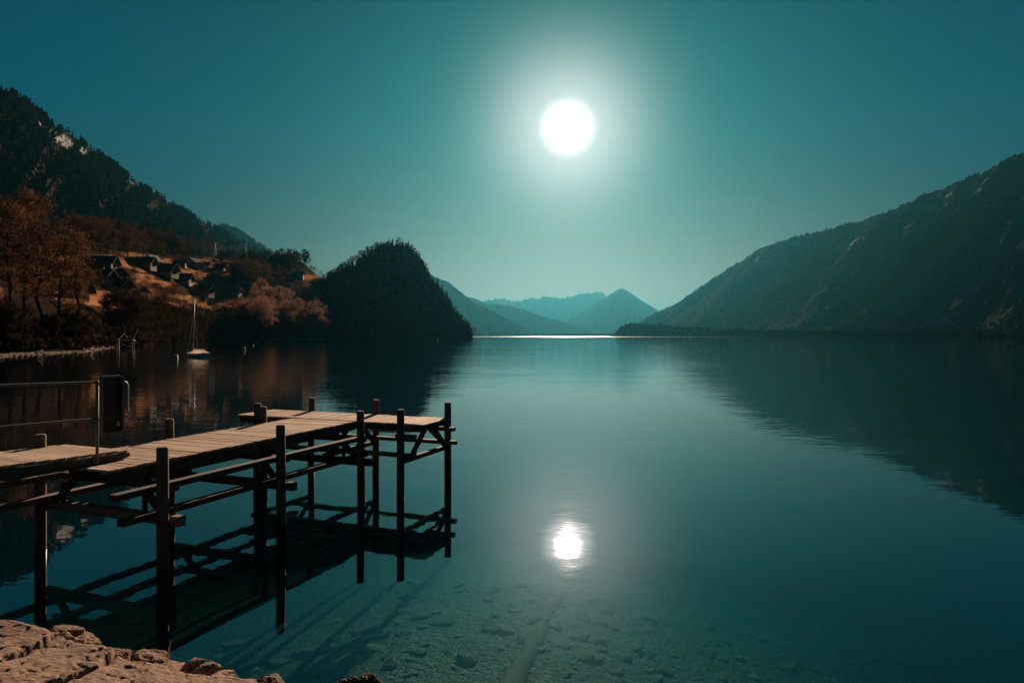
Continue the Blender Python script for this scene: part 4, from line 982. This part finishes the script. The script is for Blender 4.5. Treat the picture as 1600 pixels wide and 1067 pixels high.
HO = [(153, 418, 17, 9, 4.2, 3.2, .15, 'long low dark barn on the upper left of the village meadow', dict(wall=M_WOODW, upper=False, chim=False, nwin=2)),
      (150, 440, 15, 10, 5.0, 3.0, .1, 'wide chalet with white ground floor and row of windows, left of the village', {}),
      (178, 437, 9, 8, 4.4, 2.6, -.3, 'smaller chalet directly right of the wide white floored one', {}),
      (220, 418, 15, 9, 4.6, 3.0, .1, 'broad chalet with pale lower wall at the upper edge of the village', {}),
      (238, 414, 8, 9, 4.2, 3.6, 1.45, 'steep gabled chalet turned sideways with pale roof edges', dict(nwin=3)),
      (253, 430, 17, 11, 5.2, 3.6, .05, 'largest dark roofed farmhouse in the centre of the village', dict(nwin=6)),
      (282, 415, 8, 7, 3.6, 2.4, .3, 'small dark hut between the farmhouse and the white gabled house', dict(chim=False, nwin=2)),
      (304, 416, 10, 10, 5.0, 3.2, 1.25, 'chalet with bright white gable on the crest of the upper meadow', dict(upper=False, nwin=3)),
      (322, 415, 5, 5, 2.6, 1.6, .4, 'tiny white shed right of the white gabled house', dict(upper=False, chim=False, nwin=1)),
      (344, 421, 8, 7, 3.8, 2.6, .2, 'small chalet at the right end of the upper meadow', dict(nwin=2)),
      (178, 456, 14, 10, 5.4, 3.0, -.05, 'big shaded chalet in the middle left, above the lower orange meadow', {}),
      (285, 443, 12, 10, 4.6, 3.6, .15, 'dark broad roofed chalet above the house with the long window row', {}),
      (312, 461, 17, 10, 5.6, 3.2, .0, 'chalet with a long row of bluish windows in the lower middle of the village', dict(nwin=7)),
      (363, 460, 12, 8, 4.2, 2.2, .05, 'low house with pale wall right of the long windowed chalet', dict(nwin=4, upper=False)),
      (198, 478, 11, 9, 4.6, 3.4, .25, 'dark roofed barn below the lower left orange meadow', dict(wall=M_WOODW, upper=False, chim=False, nwin=2)),
      (179, 497, 8, 6, 3.4, 2.0, .1, 'small teal shaded cabin above the boathouse', dict(upper=False, nwin=2)),
      (467, 434, 9, 8, 6.0, 2.4, .2, 'tall pale house on the saddle among the trees left of the bluff', dict(upper=False, nwin=4)),
      (444, 456, 9, 8, 3.4, 3.2, .2, 'small dark house with lit roof edge between brown trees', dict(nwin=3)),
      (394, 447, 15, 8, 3.4, 2.0, .0, 'house under a pale shining roof at the wood edge', dict(upper=False, roofm=M_ROOF2, nwin=4)),
      (215, 463, 8, 7, 3.6, 2.4, -.3, 'little shaded shed left of the pale twigged tree', dict(chim=False, nwin=2, wall=M_WOODW, upper=False)),
      (335, 440, 10, 8, 4.2, 2.8, .3, 'chalet half hidden at the meadow bottom right of the broad roof', dict(nwin=3))]
for (px, py, L, W, h_, ri, rz, lb, kw) in HO:
    p = hit(px, py, BV_H)
    if p is None: continue
    sc_ = 1.15 * min(1.0, max(.55, p.y / 430))       # keep widths near what the picture shows
    house(px, py, L * sc_ * 1.0, W * sc_, h_ * sc_ * .74, ri * sc_ * 1.1, rz, lb, at=p, **kw)
for (px, py, lb) in ((546, 447, 'pale house in a clearing halfway up the shaded bluff'), (524, 504, 'small white house at the foot of the bluff, left one'), (534, 505, 'small white house at the foot of the bluff, right one')):
    p = hit(px, py, BV_B)
    if p: house(px, py, 9 if py < 460 else 5, 6, 3.5, 2, .2, lb, at=p + Vector((0, -10, 6)), upper=False, nwin=3 if py < 460 else 2, chim=False)
# chalet and boathouse at the end of the beach
house(118, 514, 5, 4, 2.6, 2.2, .9, 'sunlit pale gabled house behind the shore shrubs', at=drop(BV_H, (122 - 800) / F * 215, 215), upper=False, nwin=3)
M_STONEW = flat('old_stone_wall', (.42, .30, .23), .9, .45, 1.2)
bp_ = G(172, 543, 0.0)
bh = empty('boathouse', bp_, .12, label='small old boathouse with stone pillars and open front at the waterline', cat='boathouse')
for x in (-3.0, -.2, 2.9): MB().box((x, -1.8, .9), (.55, .55, 3.6), jit=.05).build('pillar', M_STONEW, bh)
MB().box((-1.6, 1.6, 1.2), (6.6, .4, 4.0)).build('back_wall', M_STONEW, bh); MB().box((-1.65, -1.8, 1.5), (2.3, .3, 2.3)).build('front_wall', M_STONEW, bh)
m = MB(); gable(m, 6.6, 3.8, 2.85, 1.0, .4, .14); m.build('roof', M_ROOF, bh)
MB().beam((-3.4, -2.1, 2.74), (3.3, -2.1, 2.74), .12, .16).build('fascia', M_TRIM, bh)
MB().beam((-3.6, -2.3, .55), (3.4, -2.3, .55), .1, .1).build('mooring_rail', M_BEAM_LIT, bh)
jp = G(196, 543.5, 0)
jt = empty('boat_landing', jp, .1, label='little timber landing stage on posts just right of the boathouse', cat='landing stage')
MB().box((0, 0, 2.05), (4.6, 1.6, .22)).build('deck', M_PLANK, jt)
for x in (-2.0, 1.9):
    for y in (-.6, .6): MB().tube([(x, y, -1.5), (x, y, 2.1)], .16, 7).build('post', M_BEAM_LIT, jt)
MB().beam((1.6, -.7, .3), (-.8, -.7, .95), .15, .15).build('brace', M_BEAM_LIT, jt)
q = hit(206, 534, BV_H) or G(206, 540)
m = MB().beam(jp + Vector((1.3, 1.4, 2.1)), jp + Vector((2.6, 1.4, 5.0)), .16, .16)
tag(m.build('slanting_pole', M_TRIM), 'pale slanting pole standing behind the landing stage', 'pole')
# ------------------------------------------------------------------ beach debris
BS = [rock_mesh('beach_stone', 600 + k, (1, .8, .6), res=7, rough=.4) for k in range(4)]
M_BST = flat('beach_stone', (.24, .18, .15), .9, .5, 2.0)
for me in BS: me.materials.append(M_BST)
rb = random.Random(3)
for k in range(120):
    px = rb.uniform(-30, 188); yb = np.interp(px, [-30, 0, 100, 150, 190], [562, 558, 551, 545.5, 542.5]) + rb.gauss(0, 1.6) - .4
    p = hit(px, yb, BV_H) or G(px, yb); p = p.copy(); p.z = max(p.z, 0)
    s = rb.uniform(.2, .75); o = bpy.data.objects.new('beach_stone', rb.choice(BS)); COL.objects.link(o); o.location = p; o.scale = (s, s, s); o.rotation_euler = (0, 0, rb.uniform(0, 6))
    tag(o, 'one of the grey brown stones along the far pebble beach', 'stone', 'stones on the far beach')
for k in range(16):
    px = rb.uniform(55, 150); p = hit(px, np.interp(px, [55, 150], [551, 544]), BV_H) or G(px, 549)
    a = rb.uniform(0, 3.1); L = rb.uniform(1.0, 3.2); d = Vector((cos(a), sin(a), rb.uniform(0, .5))).normalized()
    o = MB().tube([(0, 0, .1), d * L * .5 + Vector((0, 0, .18)), d * L], [.09, .07, .03], 5).build('driftwood', M_BST, None, loc=p)
    tag(o, 'bleached driftwood branch on the rubble of the far beach', 'driftwood', 'driftwood on the far beach')
# ------------------------------------------------------------------ sailing boat under a cover, at anchor
def m_canvas(g):
    n = noise(g, 2.5, 4, .6, pos(g)); c = g.mix(n, (.80, .66, .60), (.95, .85, .78))
    d = g.n('ShaderNodeBsdfDiffuse', i_Color=c); t = g.n('ShaderNodeBsdfTranslucent', i_Color=c)
    cl = g.n('ShaderNodeMixShader', i_Fac=.6, i_1=d.outputs[0], i_2=t.outputs[0])
    return g.n('ShaderNodeMixShader', i_Fac=.33, i_1=cl.outputs[0], i_2=g.n('ShaderNodeBsdfTransparent').outputs[0]).outputs[0]
M_CANVAS = mat('pinkish_boat_cover', m_canvas)
M_HULL = flat('boat_hull', (.55, .48, .44), .4, .15, 2.0)
M_MAST = flat('pale_mast', (.62, .50, .42), .4, .1, 2.0)
bo = G(307, 557.5, 0); sb = empty('sailing_boat', bo, radians(-28), label='small moored sailing boat under a pale pinkish cover with bare mast', cat='sailing boat')
Lb = 4.6
def hull_ring(x, zz):    # half width along the boat (x from -1 stern to 1 bow) mirrored
    w_ = .82 * (1 - max(0, (x + .15)) ** 2.2 / 1.33) if x > -.15 else .82 * (1 - .25 * ((-.15 - x) / .85) ** 2)
    return max(w_, .02)
m = MB(); xs2 = np.linspace(-1, 1, 15); rings = []
for x in xs2:
    w_ = hull_ring(x, 0); X_ = -x * Lb / 2; zt_ = .52 + .12 * x * x
    rings.append([(X_, -w_, zt_), (X_, -w_ * .93, .15), (X_, -w_ * .6, -.22), (X_, 0, -.35 + .25 * max(0, x) ** 3), (X_, w_ * .6, -.22), (X_, w_ * .93, .15), (X_, w_, zt_)])
m.add([p for r in rings for p in r], [(i * 7 + k, i * 7 + k + 1, (i + 1) * 7 + k + 1, (i + 1) * 7 + k) for i in range(14) for k in range(6)] + [tuple(range(7)), tuple(14 * 7 + k for k in range(6, -1, -1))] + [(i * 7 + 6, i * 7, (i + 1) * 7, (i + 1) * 7 + 6) for i in range(14)])
m.build('hull', M_HULL, sb, smooth=False)
m = MB(); rings = []
for x in np.linspace(-1.0, .55, 12):
    w_ = hull_ring(x, 0) + .03; X_ = -x * Lb / 2; zt_ = .50 + .12 * x * x; rd = .62 * min(1, (.62 - x) / .45 + .05) * min(1, (x + 1.05) * 2.2) + .03 + .03 * sin(x * 19)
    rings.append([(X_, -w_, zt_ - .1), (X_, -w_ * .82, zt_ + rd * .40), (X_, -w_ * .3, zt_ + rd * .9), (X_, 0, zt_ + rd), (X_, w_ * .3, zt_ + rd * .9), (X_, w_ * .82, zt_ + rd * .40), (X_, w_, zt_ - .1)])
m.add([p for r in rings for p in r], [(i * 7 + k, i * 7 + k + 1, (i + 1) * 7 + k + 1, (i + 1) * 7 + k) for i in range(11) for k in range(6)] + [tuple(range(7)), tuple(77 + k for k in range(6, -1, -1))])
m.build('boat_cover', M_CANVAS, sb)
mx_ = -.75; m = MB().tube([(mx_, 0, .3), (mx_ + .12, .0, 4.2), (mx_ + .36, 0, 8.9)], [.065, .055, .035], 8); mast = m.build('mast', M_MAST, sb, smooth=True)
MB().box((mx_ + .09, 0, 3.0), (.14, .7, .05)).build('spreader', M_MAST, mast)
MB().tube([(-2.15, 0, .6), (-1.4, 0, 3.6), (mx_ + .1, 0, 6.6)], [.045, .05, .03], 6).build('furled_jib', flat('teal_furled_sail', (.10, .26, .27), .7, .1), sb)
for s_ in (-.62, .62): MB().tube([(mx_ + .3, s_, .5), (mx_ + .25, 0, 6.6)], .008, 4).build('shroud', M_STEEL, sb)
MB().beam((mx_ + .1, 0, 1.25), (1.9, 0, 1.15), .09, .09).build('boom', M_MAST, sb)
MB().box((2.22, 0, .1), (.05, .4, .7)).build('rudder', M_HULL, sb)
# buoys
by = empty('mooring_buoy', G(274.5, 560, 0), .3, label='white block shaped mooring buoy with red mark, left of the boat', cat='buoy')
m = MB(); m.box((0, 0, .22), (.62, .5, .62), taper=.9); m.build('float', M_TRIM, by, bevel=.06)
MB().box((-.05, -.262, .28), (.2, .02, .22)).build('red_mark', flat('red_paint', (.35, .06, .04), .6, .1), by); MB().tube([(0, 0, .5), (0, 0, .62)], .05, 8).build('ring', M_STEEL, by)
def ball_buoy(px, py, r, label, m_):
    e = empty('ball_buoy', G(px, py, 0), 0, label=label, cat='buoy'); b = bmesh.new(); bmesh.ops.create_uvsphere(b, u_segments=20, v_segments=12, radius=r)
    me = bpy.data.meshes.new('float'); b.to_mesh(me); b.free(); [setattr(p_, 'use_smooth', True) for p_ in me.polygons]; link('float', me, m_, e, (0, 0, r * .45)); MB().tube([(0, 0, r * 1.35), (0, 0, r * 1.75)], r * .15, 8).build('eye', M_STEEL, e)
ball_buoy(381, 545.5, .38, 'round white buoy floating right of the sailing boat', M_TRIM)
ball_buoy(395.5, 540, .25, 'small dark buoy beyond the round white one', M_DSTEEL)
ball_buoy(684, 531.5, .7, 'tiny pale buoy far out before the foot of the bluff', M_TRIM)
# ------------------------------------------------------------------ power line on the hillside saddle
M_WIRE = flat('bright_steel', (.34, .33, .31), .4, .1, metal=.6)
def pylon(px, py, Y, h_, label):
    base = P(px, py, Y); e = empty('power_pylon', base, .5, label=label, cat='power pylon')
    for sx in (-1, 1):
        for sy in (-1, 1): MB().beam((sx * 1.9, sy * 1.9, 0), (sx * .35, sy * .35, h_), .3, .3).build('leg', M_WIRE, e)
    m = MB()
    for k in range(6):
        a = k / 6; b = (k + 1) / 6; wa = 1.9 - 1.55 * a; wb_ = 1.9 - 1.55 * b; sg_ = 1 if k % 2 else -1
        for y in (-1, 1): m.beam((sg_ * wa, y * wa, a * h_), (-sg_ * wb_, y * wb_, b * h_), .16, .16)
    m.build('lattice', M_WIRE, e)
    for f, w_ in ((.62, 5.5), (.78, 5), (.94, 4)): MB().beam((-w_, 0, h_ * f), (w_, 0, h_ * f), .25, .3).build('cross_arm', M_WIRE, e)
    return base
A_ = pylon(336, 402, 1060, 22, 'slim lattice power pylon, left end of the bright wires'); B_ = pylon(384, 402, 1120, 24, 'lattice power pylon half hidden by trees, right end of the wires')
for k, f in enumerate((.62, .70, .78, .86, .94)):
    for s_ in (-1, 1):
        a = A_ + Vector((s_ * 4, 0, 22 * f)); b = B_ + Vector((s_ * 4, 0, 24 * f + 2)); c0 = a + Vector((-22, 15, 2.0))
        pts = [c0.lerp(a, i / 5) + Vector((0, 0, -4 * .5 * (i / 5) * (1 - i / 5))) for i in range(5)] + [a.lerp(b, i / 12) + Vector((0, 0, -4 * 6.0 * (i / 12) * (1 - i / 12))) for i in range(13)]
        o = MB().tube(pts, .17, 4).build('power_line', M_WIRE)
        tag(o, 'bright sagging power wire strung between the two pylons', 'power line', 'wires between the pylons')
# tiny houses of the village on the far right shore
HB = [(1240 + k * 0, 0) for k in range(0)]
BV_R = bvh_of(rX, rY, rZ); BV_P = bvh_of(pX, pY, pZ)
rv = random.Random(21); wallm = M_PLAST
hm = MB(); hm.box((0, 0, 2), (1, 1, 1))
wm = bpy.data.meshes.new('wall'); _b = MB(); _b.box((0, 0, 2.0), (12, 9, 6)); wm.from_pydata(_b.v, [], _b.f); wm.materials.append(M_PLAST)
_b = MB(); gable(_b, 12, 9, 5.0, 3.0, .8, .3); rfm = bpy.data.meshes.new('roof'); rfm.from_pydata(_b.v, [], _b.f); rfm.materials.append(M_ROOF)
spots = [(rv.gauss(1190, 60), rv.uniform(512, 521)) for _ in range(26)] + [(rv.gauss(1290, 14), rv.uniform(478, 492)) for _ in range(6)] + [(rv.uniform(1380, 1600), rv.uniform(505, 524)) for _ in range(20)] + [(rv.uniform(1040, 1130), rv.uniform(517, 521)) for _ in range(8)]
for px, py in spots:
    o_ = Vector((0, 0, H)); d_ = (P(px, py, 1) - o_).normalized(); hs = [h[0] for h in (BV_R.ray_cast(o_, d_), BV_P.ray_cast(o_, d_)) if h[0]]
    if not hs: continue
    p = min(hs, key=lambda q_: (q_ - o_).length); s = rv.uniform(.8, 1.4)
    e = empty('lakeside_house', p + d_ * -14 + Vector((0, 0, 7)), rv.uniform(-.6, .6), label='tiny pale house in the villages at the foot of the right mountain', cat='house', group='houses below the right mountain'); e.scale = (s, s, s)
    link('wall', wm, None, e); link('roof', rfm, None, e)
# ------------------------------------------------------------------ air
def m_haze(g):
    pv = g.n('ShaderNodeVolumePrincipled', i_Color=(.019, .112, .162, 1), i_Density=HAZE)
    pv.inputs['Anisotropy'].default_value = .71
    return None, pv.outputs[0]
HAZE = 4.8e-5
hb = MB(); hb.box((0, 0, 579), (2 * W_ + 400, 2 * W_ + 400, 1244))
tag(hb.build('haze', mat('haze', m_haze)), kind='stuff')
